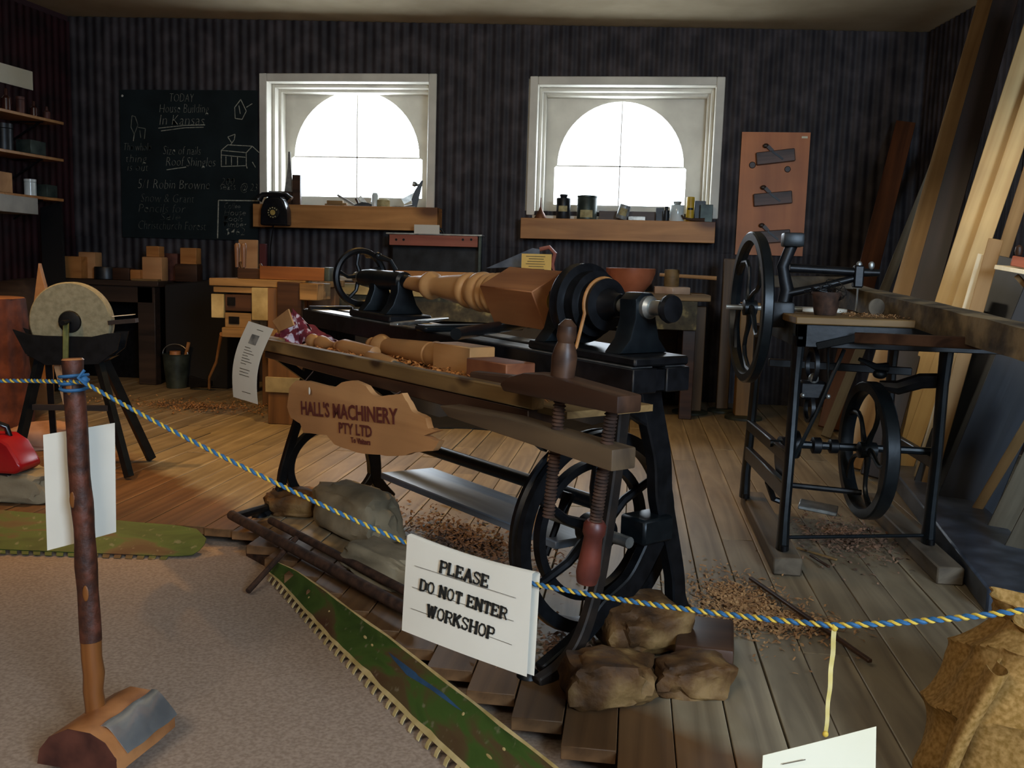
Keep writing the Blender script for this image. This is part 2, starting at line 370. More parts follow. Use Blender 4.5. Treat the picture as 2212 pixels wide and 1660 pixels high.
# windows: reveal lining, stepped frame, arched sash panel, glazing bars, pane
YP = YB + 0.33
def window(k, x0, x1, z0_, z1, ax, r, zs, rw, zb):
    root = bpy.data.objects.new('window_%d' % k, None); COL.objects.link(root); root['kind'] = 'structure'; XF[root] = Matrix.Identity(4)
    t = 0.075
    ar = MB()  # architrave on the wall face
    ar.box(x0 - t, x0, YB - 0.03, YB + 0.035, z0_, z1 + t).box(x1, x1 + t, YB - 0.03, YB + 0.035, z0_, z1 + t).box(x0, x1, YB - 0.03, YB + 0.035, z1, z1 + t)
    part('architrave', ar, M_white, root, bev=0.006)
    for d, y in ((0.03, YB + 0.10), (0.055, YB + 0.20)):
        st = MB(); yb = YP + 0.02
        st.box(x0, x0 + d, y, yb, z0_, z1).box(x1 - d, x1, y, yb, z0_, z1).box(x0 + d, x1 - d, y, yb, z1 - d, z1)
        part('frame_step', st, M_white, root, bev=0.004)
    # sash panel with arched opening: outer rect vs inner outline
    xa, xb, zt = x0 + 0.05, x1 - 0.05, z1 - 0.05
    inner = [(ax - rw, zb), (ax - rw, zs - 0.02), (ax - r, zs)] + [(ax - r * math.cos(a), zs + r * math.sin(a)) for a in [math.pi * i / 28 for i in range(1, 28)]] + [(ax + r, zs), (ax + rw, zs - 0.02), (ax + rw, zb)]
    def proj(p):
        x, z = p; c = V((ax, zs - 0.1)); d = V((x, z)) - c
        s = min([((xb - ax) / d.x if d.x > 0 else (xa - ax) / d.x) if abs(d.x) > 1e-6 else 9e9, ((zt - c.y) / d.y if d.y > 0 else (z0_ - c.y) / d.y) if abs(d.y) > 1e-6 else 9e9])
        return (c.x + d.x * s, c.y + d.y * s)
    outer = [proj(p) for p in inner]
    # snap nearest to corners
    for cx_, cz_ in ((xa, zt), (xb, zt), (xa, z0_), (xb, z0_)):
        i = min(range(len(outer)), key=lambda q: (outer[q][0] - cx_) ** 2 + (outer[q][1] - cz_) ** 2); outer[i] = (cx_, cz_)
    sp = MB(); n = len(inner)
    for yy in (YP, YP + 0.05):
        for p in inner + outer: sp.v.append(V((p[0], yy, p[1])))
    for i in range(n):
        j = (i + 1) % n
        sp.f.append((i, j, n + j, n + i)); sp.f.append((2 * n + i, 3 * n + i, 3 * n + j, 2 * n + j)); sp.f.append((i, 2 * n + i, 2 * n + j, j))
    sp.box(xa, xb, YP + 0.001, YP + 0.049, z0_, zb)
    part('arched_panel', sp, M_white, root)
    bars = MB(); bars.box(ax - rw, ax + rw, YP + 0.015, YP + 0.03, zs - 0.008, zs + 0.004).box(ax - 0.005, ax + 0.005, YP + 0.015, YP + 0.035, zb, zs + r)
    part('glazing_bar', bars, M_white, root)
    part('glass_pane', MB().box(xa, xb, YP + 0.052, YP + 0.058, z0_, zt), M_glass, root)
    part('sill', MB().box(x0 - 0.02, x1 + 0.02, YB - 0.02, YP, z0_ - 0.04, z0_), M_white, root, bev=0.004)
window(1, *WIN[0], -2.735, 0.625, 2.20, 0.655, 1.815)
window(2, *WIN[1], -0.185, 0.59, 2.15, 0.615, 1.785)

# floor: visitors' carpet with the raised plank floor of the workshop laid over it
floor = struct('floor', MB().box(-7.5, 4.5, YF - 0.1, YB + 0.5, -0.17, -0.075), M_carpet)
PW = 0.14
def edge_y(x):
    if x < -1.70: return 3.71
    return 3.54 - (x + 1.64) * 0.885 + 0.14 * max(0.0, min(1.0, (-0.8 - x) / 0.7))
cache = {}
ncol = int((3.6 + 6.9) / PW)
for i in range(ncol):
    x = -6.9 + i * PW + 0.05
    ys = edge_y(x + PW / 2)
    ys += rnd.uniform(-0.05, 0.05) if x < -1.64 else 0
    if x > 0.35: ys = max(0.45, ys)
    y = ys; first = True
    while y < YB:
        L = rnd.uniform(2.2, 3.8) if not first else rnd.uniform(1.2, 3.6); first = False
        e = min(YB + 0.02, y + L)
        if YB - e < 0.5: e = YB + 0.02
        dz = rnd.uniform(-0.0025, 0.0025)
        g = rnd.uniform(0.003, 0.006)
        mb = MB(); mb.box(x + g / 2, x + PW - g / 2, y, e - 0.003, -0.036 + dz, dz)
        c = V((x, y, 0)); mb.xf(Matrix.Translation(-c))
        me = _mesh('plank', mb, M_plank, 0.002)
        o = bpy.data.objects.new('plank', me); COL.objects.link(o); o.location = c; o.parent = floor; XF[o] = Matrix.Translation(c)
        y = e
for yj in (4.2, 5.4, 6.6, 7.8):
    part('floor_joist', MB().box(-6.8, 3.4, yj, yj + 0.05, -0.075, -0.038), M_rust, floor, local=True)
# bearer set back from the diagonal edge
a, b = V((-1.55, 3.62, -0.056)), V((0.3, 1.98, -0.056))
part('floor_joist', MB().bar(a, b, 0.05, 0.035), M_rust, floor, local=True)

# timber ledges under the windows
for k, (p0, p1, p2) in enumerate((((546, 437), (945, 452), (548, 490)), ((1125, 470), (1546, 480), (1123, 515)))):
    yf = 8.36
    a, b, c = atY(*p0, yf), atY(*p1, yf), atY(*p2, yf); zt = (a.z + b.z) / 2; zb = c.z
    t = thing('timber_window_ledge', ['pine box ledge under the left arched window, holding the telephone', 'pine box ledge under the right arched window, lined with tins'][k], 'shelf', ((a.x + b.x) / 2, 8.47, zb), group=None)
    part('front_board', MB().box(a.x, b.x, yf, yf + 0.03, zb, zt), M_pine, t, bev=0.003)
    part('top_board', MB().box(a.x, b.x, yf + 0.03, YB - 0.03, zt - 0.03, zt), M_pine, t, bev=0.003)
    for xx in (a.x, b.x - 0.03): part('end_board', MB().box(xx, xx + 0.03, yf + 0.03, YB - 0.03, zb, zt - 0.03), M_pine, t, bev=0.003)
# ------------------------------------------------------------------ more palette
M_bark = mottle('reddish_bark', '#2a120c', '#5e3020', 26, 0.6, bump=0.6, mid='#44200f', bd=0.01)
M_peel = wood('peeled_pole', '#6a3d1c', '#9c632f', 'z', 0.45, 10)
M_logtop = mottle('sawn_log_face', '#8a5630', '#c08452', 9, 0.4, bump=0.2)
M_endgr = mottle('dark_end_grain', '#3a1a14', '#5c3226', 14, 0.6)
M_foil = mottle('silver_tape', '#a9adb0', '#d8dcde', 8, 0.25, 0.8, 0.5)
M_paper = mottle('white_paper', '#cfc9bb', '#dad5c8', 3, 0.8, bump=0.02, spec=0.2)
M_paperw = mottle('cream_paper', '#d9d0b4', '#e0d8c0', 3, 0.8, bump=0.02, spec=0.2)
M_ink = plain('black_ink', '#14130f', 0.8)
M_blue = plain('blue_rope_fibre', '#245a86', 0.7)
M_yel = plain('yellow_rope_fibre', '#c9a83c', 0.7)
M_hesp = mottle('burlap', '#80602f', '#a5804c', 90, 0.95, bump=0.4, mid='#93703f', bd=0.003, spec=0.1)
M_rock = mottle('ochre_stone', '#2e1d0e', '#85683f', 7, 0.7, bump=1.0, mid='#573b1e', bd=0.035, spec=0.3)
M_rockg = mottle('pale_grey_stone', '#6b6250', '#968a72', 5, 0.85, bump=0.8, bd=0.02, spec=0.2)
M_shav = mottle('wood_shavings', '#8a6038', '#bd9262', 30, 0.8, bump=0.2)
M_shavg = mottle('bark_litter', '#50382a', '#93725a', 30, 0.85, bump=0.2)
M_oldw = wood('old_bench_timber', '#5c4526', '#a08050', 'x', 0.6, 9, knots=9, bump=0.4)
M_dark = wood('dark_oiled_wood', '#2c1c14', '#4d3424', 'x', 0.45, 10, bump=0.3)
M_grey = wood('grey_weathered_timber', '#3c342a', '#6d6252', 'y', 0.7, 9, bump=0.6)
M_turn = wood('turned_pine', '#9a6a3c', '#bd8e5c', 'x', 0.42, 5, bump=0.08)
M_sign = wood('orange_slab', '#ad7c50', '#cb9a68', 'x', 0.6, 5, bump=0.15)
M_burn = plain('burnt_lettering', '#5b2114', 0.8)

def adapt(px, py, d):  # point on a pixel ray at a camera depth
    return C0 + ray(px, py) * d

# ------------------------------------------------------------------ barrier post
b0 = atZ(207, 1545, 0.03); t_ = thing('barrier_post', 'bark-covered pole in a half-log foot at the left, roped to the barrier', 'post', (b0.x, b0.y, -0.075))
top = atY(157, 778, b0.y + 0.02); d = top - b0
def pole(a, b, r0_, r1_, mb, seed, n=14):
    pts = []; rr = []
    for i in range(n + 1):
        u = i / n; p = a.lerp(b, u) + V((noise.noise(V((u * 4, seed, 0))), noise.noise(V((seed, u * 4, 3))), 0)) * 0.004
        pts.append(p); rr.append((r0_ + (r1_ - r0_) * u) * (1 + 0.09 * noise.noise(V((u * 9, seed, 5)))))
    return mb.tube(pts, rr, 12)
k1 = b0 + d * 0.215
part('peeled_end', pole(b0 - V((0, 0, 0.02)), k1, 0.0235, 0.0245, MB(), 1, 5), M_peel, t_)
part('bark_pole', pole(k1, top, 0.0255, 0.0245, MB(), 2, 22), M_bark, t_)
part('pole_top', MB().lathe([(0, 0.0255), (0.004, 0.022), (0.005, 0)], top, d), M_logtop, t_)
for u, an in ((0.62, -1.9), (0.93, -1.5), (0.36, -1.2)):
    c = b0 + d * u + V((math.cos(an), math.sin(an), 0)) * 0.0255
    part('bark_scar', MB().ball(c, 0.008, 0.003, 0.02), M_peel, t_)
fr = b0 + V((0.035, -0.125, 0)); axd = V((0.10, 1, 0)).normalized(); sd = V((axd.y, -axd.x, 0))
prof = [(-0.115, -0.072), (0.10, -0.072), (0.098, -0.03), (0.07, 0.006), (0.03, 0.024), (-0.03, 0.026), (-0.08, 0.0), (-0.108, -0.035)]
mb = MB(); nseg = 6; k = 0
for i in range(nseg + 1):
    c = fr + axd * (0.24 * i / nseg); s_ = 1 + 0.05 * noise.noise(V((i * 0.9, 2, 1)))
    for x, z in prof: mb.v.append(c + sd * x * s_ + V((0, 0, z if z < -0.05 else z * s_)))
m_ = len(prof)
for i in range(nseg):
    for j in range(m_): mb.f.append((i * m_ + j, i * m_ + (j + 1) % m_, (i + 1) * m_ + (j + 1) % m_, (i + 1) * m_ + j))
mb.f.append(tuple(nseg * m_ + j for j in range(m_)))
part('half_log_foot', mb, M_logtop, t_, bev=0.006)
part('cut_face', MB().add([fr - axd * 0.002 + sd * x + V((0, 0, z)) for x, z in prof] + [fr + axd * 0.001 + sd * x + V((0, 0, z)) for x, z in prof], [tuple(range(m_))] + [(i, (i + 1) % m_, m_ + (i + 1) % m_, m_ + i) for i in range(m_)]), M_endgr, t_)
def patch(u, v):
    x = 0.035 + 0.072 * u; z = 0.028 - 0.075 * max(0, u - 0.15) ** 1.5
    return fr + sd * x + axd * (0.03 + 0.20 * v) + V((0, 0, z + 0.002 * math.sin(v * 13 + u * 7)))
part('silver_tape', MB().grid(patch, 10, 10), M_foil, t_, solid=0.001)
# paper taped behind the pole
PY = b0.y + 0.05
tl, tr2, bl, br = atY(93, 940, PY - 0.01), atY(248, 914, PY + 0.05), atY(102, 1190, PY - 0.01), atY(251, 1150, PY + 0.05)
def quad(tl, tr_, bl, br_, cur=0.0, nrm=V((0, -1, 0)), nu=8, nv=8):
    def fn(u, v):
        a = tl.lerp(tr_, u); b = bl.lerp(br_, u); return a.lerp(b, v) + nrm * cur * math.sin(math.pi * u) * (0.3 + 0.7 * v)
    return MB().grid(fn, nu, nv)
solo('paper_notice', quad(tl, tr2, bl, br, 0.004), M_paper, 'blank white sheet fixed behind the bark post', 'paper', solid=0.0004)

# ------------------------------------------------------------------ rope
tie = atY(180, 826, b0.y - 0.03)
sgL = adapt(872, 1171, 2.077); sgR = adapt(1152, 1262, 1.888); rmid = adapt(1802, 1352, 1.55); rend = adapt(2290, 1308, 1.42)
def sag(a, b, s_, n): return [a.lerp(b, i / n) - V((0, 0, s_ * 4 * (i / n) * (1 - i / n))) for i in range(n)]
cur = [adapt(-60, 823, 2.35), adapt(60, 823, 2.28)] + [tie] + sag(tie, sgL, 0.012, 12)[1:] + sag(sgL, sgR, 0.0, 3) + sag(sgR, rmid, 0.008, 10) + sag(rmid, rend, 0.006, 8) + [rend]
def resample(p, step):
    out = [p[0]]; acc = 0
    for a, b in zip(p, p[1:]):
        L = (b - a).length; s_ = step - acc
        while s_ <= L: out.append(a.lerp(b, s_ / L)); s_ += step
        acc = L - (s_ - step)
    return out
rope = thing('barrier_rope', 'twisted blue and yellow rope strung from the bark post across the front', 'rope', (tie.x, tie.y, tie.z))
rp = resample(cur, 0.0036)
for k, (mt, r_, off) in enumerate(((M_blue, 0.0036, 0), (M_yel, 0.0026, math.pi))):
    pts = []
    for i, p in enumerate(rp):
        t2 = (rp[min(i + 1, len(rp) - 1)] - rp[max(i - 1, 0)]).normalized(); a = t2.cross(V((0, 0, 1))).normalized(); b = t2.cross(a)
        an = 2 * math.pi * i / 7.0 + off; pts.append(p + (a * math.cos(an) + b * math.sin(an)) * (0.0022 if k == 0 else 0.0030))
    part('blue_strand' if k == 0 else 'yellow_strand', MB().tube(pts, r_, 6), mt, rope)
kn = MB()
for j in range(3):
    c = b0 + d * (0.925 + 0.016 * j); kn.tube([c + V((math.cos(q) * 0.031, math.sin(q) * 0.031, 0.004 * math.sin(q + j))) for q in [2 * math.pi * i / 20 for i in range(20)]], 0.0042, 6, closed=True)
kn.ball(tie + V((0.006, -0.006, 0.006)), 0.010); kn.tube([tie + V((0.01, -0.01, 0.03)), tie + V((0.0, -0.02, 0.012)), tie + V((0.015, -0.012, -0.004))], 0.004, 6)
part('knot', kn, M_blue, rope)

# ------------------------------------------------------------------ serif lettering made of strokes
GL = {'P': [(0, 0, 0, 1), 'a', (0, 1, .5, 1), (.5, 1, .62, .88), (.62, .88, .62, .62), (.62, .62, .5, .48), (.5, .48, 0, .48)],
      'L': [(0, 0, 0, 1), (0, 0, .6, 0), (.6, 0, .6, .22)], 'E': [(0, 0, 0, 1), (0, 1, .6, 1), (0, .52, .42, .52), (0, 0, .62, 0), (.6, 1, .6, .8), (.62, 0, .62, .2), (.42, .62, .42, .42)],
      'A': [(0, 0, .35, 1), (.35, 1, .7, 0), (.14, .36, .56, .36)], 'S': [(.6, .78, .6, .98), (.58, .86, .42, 1), (.42, 1, .18, 1), (.18, 1, .02, .86), (.02, .86, .04, .68), (.04, .68, .56, .38), (.56, .38, .6, .2), (.6, .2, .44, 0), (.44, 0, .16, 0), (.16, 0, .02, .14), (.02, .02, .02, .24)],
      'D': [(0, 0, 0, 1), (0, 1, .4, 1), (.4, 1, .64, .76), (.64, .76, .64, .24), (.64, .24, .4, 0), (.4, 0, 0, 0)],
      'O': [(.22, 0, .02, .26), (.02, .26, .02, .74), (.02, .74, .22, 1), (.22, 1, .48, 1), (.48, 1, .68, .74), (.68, .74, .68, .26), (.68, .26, .48, 0), (.48, 0, .22, 0)],
      'N': [(0, 0, 0, 1), (0, 1, .62, 0), (.62, 0, .62, 1)], 'T': [(.34, 0, .34, 1), (0, 1, .68, 1), (0, 1, 0, .78), (.68, 1, .68, .78)],
      'R': [(0, 0, 0, 1), (0, 1, .46, 1), (.46, 1, .6, .86), (.6, .86, .6, .64), (.6, .64, .46, .5), (.46, .5, 0, .5), (.34, .5, .66, 0)],
      'W': [(0, 1, .22, 0), (.22, 0, .44, .9), (.44, .9, .66, 0), (.66, 0, .88, 1)], 'K': [(0, 0, 0, 1), (0, .42, .58, 1), (.22, .6, .64, 0)],
      'H': [(0, 0, 0, 1), (.64, 0, .64, 1), (0, .5, .64, .5)]}
WD = {'W': .9, 'O': .7, 'T': .68, 'A': .7}
def serif(mb, txt, o, ex, ey, h, th=0.23, lift=0.0008):
    o, ex, ey = V(o), V(ex), V(ey); en = ex.cross(ey)
    tot = sum((WD.get(c, .64) + .30) if c != ' ' else .5 for c in txt) - .3; x = -tot / 2
    def seg(x0, y0, x1, y1, t):
        a, b = V((x0, y0)), V((x1, y1)); dd = (b - a).normalized(); a = a - dd * t * .35; b = b + dd * t * .35; n_ = V((-dd.y, dd.x)) * t / 2
        q = [a - n_, b - n_, b + n_, a + n_]
        mb.add([o + ex * p.x * h + ey * p.y * h + en * l for l in (0, lift) for p in q], [(4, 5, 6, 7), (0, 1, 5, 4), (1, 2, 6, 5), (2, 3, 7, 6), (3, 0, 4, 7)])
    for c in txt:
        if c == ' ': x += .5; continue
        for s_ in GL[c]:
            if s_ == 'a': continue
            x0, y0, x1, y1 = s_; vert = abs(x1 - x0) < .25 * abs(y1 - y0) and abs(y1 - y0) > .5
            diag = abs(y1 - y0) > .5
            seg(x + x0, y0, x + x1, y1, th * 1.25 if diag else th * .62)
            if diag and c not in 'OSDT' or (c == 'T' and vert):
                for xx, yy in ((x0, y0), (x1, y1)):
                    if (yy < .02 or yy > .98) and not (c == 'E' and 0) and not (c == 'W' and yy < .02) and not (c == 'A' and yy > .98): seg(x + xx - .14, yy, x + xx + .14, yy, th * .5)
        x += WD.get(c, .64) + .30
    return mb

# PLEASE DO NOT ENTER sheet folded over the rope
TL, TR, BL, BR = adapt(880, 1157, 2.065), adapt(1150, 1240, 1.875), adapt(868, 1362, 2.06), adapt(1138, 1463, 1.87)
ex = (TR - TL).normalized(); ey = (TL - BL).normalized(); en = ex.cross(ey).normalized()
sg = thing('warning_sheet', 'white card folded over the rope reading PLEASE DO NOT ENTER WORKSHOP', 'sign', tuple(BL))
def fs(off, sh=0.0):
    def fn(u, v):
        p = TL.lerp(TR, u).lerp(BL.lerp(BR, u), v)
        return p + en * (off + 0.005 * math.sin(math.pi * u) * v - 0.006 * math.sin(u * 5.5) * v * 0.4 * (1 if off < 0 else 0)) + ex * sh - V((0, 0, 0.007 * math.sin(math.pi * u)*(1-v)))
    return fn
part('front_page', MB().grid(fs(0.0), 14, 12), M_paper, sg, solid=0.0004)
part('back_page', MB().grid(fs(-0.020, 0.006), 14, 12), M_paper, sg, solid=0.0004)
part('top_fold', MB().grid(lambda u, v: TL.lerp(TR, u) + ex * 0.006 * v + en * (-0.020 * v) + V((0, 0, 0.004 * math.sin(math.pi * v) - 0.007 * math.sin(math.pi * u))), 14, 4), M_paper, sg, solid=0.0004)

cen = lambda px, py: (lambda p: p)(atP(px, py, TL, en)) + en * 0.0045
eyn = (ey - ex * ey.dot(ex)).normalized()
exs = ex  # letters follow the sheet
part('lettering', serif(MB(), 'PLEASE', cen(1004, 1252), exs, eyn, 0.0235), M_ink, sg, kind='stuff')
part('lettering', serif(MB(), 'DO NOT ENTER', cen(1000, 1305), exs, eyn, 0.0225), M_ink, sg, kind='stuff')
part('lettering', serif(MB(), 'WORKSHOP', cen(995, 1355), exs, eyn, 0.0235), M_ink, sg, kind='stuff')
lm = MB()
for (x0, y0, x1, y1) in ((898, 1222, 1117, 1292), (893, 1268, 1112, 1342), (890, 1314, 1108, 1393)):
    lm.bar(atP(x0, y0, TL, en) + en * .004, atP(x1, y1, TL, en) + en * .004, 0.0007, 0.0005, en)
part('ruled_line', lm, M_grey, sg)

# small card hung on a ribbon from the rope at the lower right
c1, c2 = adapt(1803, 1356, 1.55), adapt(1783, 1592, 1.50)
pts = [c1.lerp(c2, i / 10) for i in range(11)]
rb = thing('ribbon_tag', 'cream card hanging from the rope by a yellow ribbon, cut by the lower edge', 'tag', tuple(c2))
mb = MB(); w_ = RT * 0.0085
part('ribbon', MB().grid(lambda u, v: c1.lerp(c2, u) + w_ * (v - 0.5) * (1 - 0.25 * u) + FW * 0.002 * math.sin(u * 20), 20, 2), mottle('yellow_ribbon', '#a8923e', '#c4ad55', 10, 0.5), rb, solid=0.0004)
kt = MB().ball(c1, 0.006, 0.005, 0.007).ball(c2 + UP * 0.004, 0.005, 0.004, 0.005)
part('knot', kt, M_yel, rb)
a, b, c, d_ = adapt(1648, 1633, 1.47), adapt(1893, 1570, 1.53), adapt(1640, 1800, 1.47), adapt(1890, 1760, 1.53)
part('card', quad(a, b, c, d_, 0.003), M_paperw, rb, solid=0.0006)
part('pencil_line', MB().bar(adapt(1690, 1652, 1.475), adapt(1740, 1642, 1.485), 0.0014, 0.0006, (0, -1, 0)), M_grey, rb)

# ------------------------------------------------------------------ painted saw blades
def plane_frame(A, B, Cc):
    x = (B - A).normalized(); z = x.cross(Cc - A).normalized(); y = z.cross(x)
    M = Matrix((x, y, z)).transposed().to_4x4(); M.translation = A; return M
def saw_mat(name, seed):
    m_, nt, b = _base(name, 0.5); n = _noise(nt, 5, 4, (0.6, 1.6, 1)); n.inputs['Distortion'].default_value = 0.8
    r = _ramp(nt, n.outputs[0], [(0.35, lin('#2c4218')), (0.50, lin('#3f5722')), (0.56, lin('#54452a')), (0.70, lin('#4a2f20'))])
    n2 = _noise(nt, 26, 3, (1, 1, 1)); mp = n2.inputs[0].links[0].from_node; mp.inputs['Location'].default_value = (seed, 3, 0)
    r2 = _ramp(nt, n2.outputs[0], [(0.62, (0, 0, 0, 1)), (0.70, (1, 1, 1, 1))])
    mx = nt.nodes.new('ShaderNodeMixRGB'); mx.inputs[2].default_value = lin('#9a8f78'); sc = nt.nodes.new('ShaderNodeMath'); sc.operation = 'MULTIPLY'; sc.inputs[1].default_value = 0.35
    nt.links.new(r2.outputs[0], sc.inputs[0]); nt.links.new(sc.outputs[0], mx.inputs[0]); nt.links.new(r.outputs[0], mx.inputs[1]); nt.links.new(mx.outputs[0], b.inputs['Base Color'])
    return m_
M_saw = saw_mat('painted_green_landscape', 1.0); M_cream = mottle('cream_painted_edge', '#a8925a', '#cdb987', 12, 0.6)
M_sawg = saw_mat('painted_green_blade', 4.0); M_bluep = mottle('blue_paint', '#26415e', '#35587e', 9, 0.5)
A, B, Cc = atZ(590, 1247, -0.048), atZ(993, 1660, -0.048), atZ(900, 1420, 0.05)
M = plane_frame(A, B, Cc); Mi = M.inverted(); nz = M.to_3x3() @ V((0, 0, 1))
if nz.z < 0: pass
def pl(px, py): q = Mi @ atP(px, py, A, nz); return (q.x, q.y)
back = [(598, 1214), (640, 1232), (700, 1272), (760, 1318), (830, 1366), (900, 1420), (980, 1482), (1060, 1543), (1140, 1606), (1215, 1665), (1320, 1748), (1420, 1830)]
teeth = [(572, 1230), (606, 1262), (658, 1322), (710, 1380), (770, 1440), (840, 1510), (910, 1580), (995, 1658), (1090, 1750), (1170, 1820)]
sw = thing('painted_saw_blade', 'long crosscut saw painted with a green and brown landscape, lying in front', 'saw', M=M)
def inset(poly, other, f):
    return [(x + (ox - x) * f, y + (oy - y) * f) for (x, y), (ox, oy) in zip(poly, other)]
def resamp(p, n):
    L = [0]
    for a, b in zip(p, p[1:]): L.append(L[-1] + math.hypot(b[0] - a[0], b[1] - a[1]))
    out = []
    for i in range(n + 1):
        s_ = L[-1] * i / n; j = max(0, min(len(p) - 2, next((q for q in range(len(L) - 1) if L[q + 1] >= s_ - 1e-9), len(p) - 2)))
        u = (s_ - L[j]) / max(1e-9, L[j + 1] - L[j]); out.append((p[j][0] + (p[j + 1][0] - p[j][0]) * u, p[j][1] + (p[j + 1][1] - p[j][1]) * u))
    return out
bk = resamp([pl(*p) for p in back], 40); te = resamp([pl(*p) for p in teeth], 40)
def strip(p, q, z, th):
    mb = MB(); n = len(p)
    for zz in (z, z + th):
        for x, y in p: mb.v.append(V((x, y, zz)))
        for x, y in q: mb.v.append(V((x, y, zz)))
    for i in range(n - 1):
        mb.f += [(i, i + 1, n + i + 1, n + i), (2 * n + i, 3 * n + i, 3 * n + i + 1, 2 * n + i + 1), (i, 2 * n + i, 2 * n + i + 1, i + 1), (n + i, n + i + 1, 3 * n + i + 1, 3 * n + i)]
    mb.f += [(0, n, 3 * n, 2 * n), (n - 1, 3 * n - 1, 4 * n - 1, 2 * n - 1)[:0] or (n - 1, 2 * n + n - 1, 3 * n + n - 1, n + n - 1)]
    return mb
sgn = 1 if nz.z > 0 else -1
wob = [0.055 + 0.03 * noise.noise(V((i * 0.35, 3, 1))) for i in range(41)]
bi = [(a[0] + (b[0] - a[0]) * w, a[1] + (b[1] - a[1]) * w) for a, b, w in zip(bk, te, wob)]
wob2 = [0.10 + 0.05 * noise.noise(V((i * 0.5, 9, 1))) for i in range(41)]
ti = [(a[0] + (b[0] - a[0]) * w, a[1] + (b[1] - a[1]) * w) for a, b, w in zip(te, bk, wob2)]
part('painted_face', strip(bi, ti, 0, 0.0022 * sgn), M_saw, sw, local=True)
part('cream_back_edge', strip(bk, bi, 0, 0.0030 * sgn), M_cream, sw, local=True)
part('cream_tooth_edge', strip(ti, te, 0, 0.0026 * sgn), M_cream, sw, local=True)
stv = MB(); riv = [pl(*p) for p in ((840, 1410), (900, 1455), (905, 1462), (960, 1500), (1000, 1538), (985, 1530), (930, 1490), (880, 1460), (850, 1425))]
part('painted_river', MB().prism(riv, (0, 0, 0.0022 * sgn), (1, 0, 0), (0, 1, 0), 0.0004 * sgn), M_bluep, sw, local=True)
for px, py, w_, h_ in ((668, 1292, 9, 7), (712, 1322, 10, 6), (790, 1378, 22, 7), (805, 1395, 14, 6), (1002, 1544, 10, 8), (1058, 1636, 24, 6), (1090, 1620, 12, 6)):
    x, y = pl(px, py); mb = MB().ball((x, y, 0.0024 * sgn), 0.0006 * w_, 0.0006 * h_, 0.0008, 8, 4)
    part('painted_fleck', mb, M_cream, sw, local=True)
tt = resamp([pl(*p) for p in teeth], 200)
def tooth_mb(i, s_, ln, w_):
    a = V(tt[i] + (0,)); b = V(tt[i + 1] + (0,)); dd = (b - a).normalized(); n_ = V((dd.y, -dd.x, 0)); 
    if n_.dot(V(bk[20] + (0,)) - V(te[20] + (0,))) > 0: n_ = -n_
    return MB().prism([(-w_ / 2, -0.004), (w_ / 2, -0.004), (w_ * 0.55, ln * 0.55), (w_ * 0.85, ln), (-w_ * 0.1, ln), (-w_ * 0.5, ln * 0.5)], a + V((0, 0, 0.0)), dd, n_, 0.0024)
nt_ = 0
for i in range(9, 196, 5):
    part('saw_tooth', tooth_mb(i, 1, 0.024, 0.015), M_cream, sw, local=True)

A, B, Cc = atZ(0, 1186, -0.052), atZ(438, 1193, -0.052), atZ(200, 1112, 0.045)
M = plane_frame(A, B, Cc); Mi = M.inverted(); nz = M.to_3x3() @ V((0, 0, 1)); sgn = 1 if nz.y < 0 else -1
sw = thing('painted_saw_blade', 'green painted crosscut saw lying at the left behind the bark post', 'saw', M=M)
back = [(-120, 1088), (0, 1103), (100, 1112), (200, 1120), (300, 1130), (380, 1136), (425, 1144)]
teeth = [(-120, 1180), (0, 1188), (100, 1192), (200, 1196), (300, 1200), (380, 1203), (420, 1200), (440, 1182), (446, 1165)]
bk = resamp([pl(*p) for p in back], 30); te = resamp([pl(*p) for p in teeth], 30)
part('painted_face', strip(bk, te, 0, 0.003 * sgn), M_sawg, sw, local=True)
tt = resamp([pl(*p) for p in teeth[:6]], 60)
for i in range(3, 60, 3):
    a = V(tt[i] + (0,)); n_ = (V(tt[i] + (0,)) - V(resamp([pl(*p) for p in back], 60)[i] + (0,))).normalized()
    part('saw_tooth', MB().prism([(-0.015, -0.004), (0.015, -0.004), (0.017, 0.022), (-0.010, 0.022)], a, (V(tt[i]+(0,)) - V(tt[i - 1]+(0,))).normalized(), n_, 0.003), M_sawg, sw, local=True)

# ------------------------------------------------------------------ stones
def stone(px, py, sx, sy, sz, seed, mat, label, rot=0.0, z=0.0, rough=0.3, name='rough_stone', group=None):
    p = atZ(px, py, z); return solo(name, MB().rock((p.x, p.y, z), sx, sy, sz, seed, 4, rough, rot), mat, label, 'stone', group)
stone(1315, 1505, 0.145, 0.115, 0.075, 3, M_rock, 'rounded brown stone nearest the viewer at the foot of the lathe', 0.2)
stone(1385, 1400, 0.15, 0.13, 0.095, 5, M_rock, 'large ochre and grey stone between lathe foot and sawn block', 0.5)
stone(1495, 1490, 0.125, 0.085, 0.060, 8, M_rock, 'pointed greenish stone right of the two brown stones', 0.35)
stone(640, 1108, 0.16, 0.11, 0.075, 11, M_rock, 'brown stone behind the left lathe foot', 0.2)
stone(770, 1150, 0.30, 0.13, 0.13, 13, M_rockg, 'long pale stone leaning across the lathe foot bars', -0.75)
stone(840, 1250, 0.24, 0.11, 0.075, 17, M_rockg, 'low pale stone below the long one, behind the warning sheet', -0.6)
p = atZ(1520, 1432)
mb = MB().box(-0.085, 0.085, -0.07, 0.19, 0, 0.075); mb.xf(Matrix.Translation((p.x, p.y, 0)) @ Matrix.Rotation(-0.1, 4, 'Z'))
solo('sawn_timber_block', mb, M_dark, 'dark sawn timber block behind the stones near the rope', 'wood block', bev=0.012, seg=2)

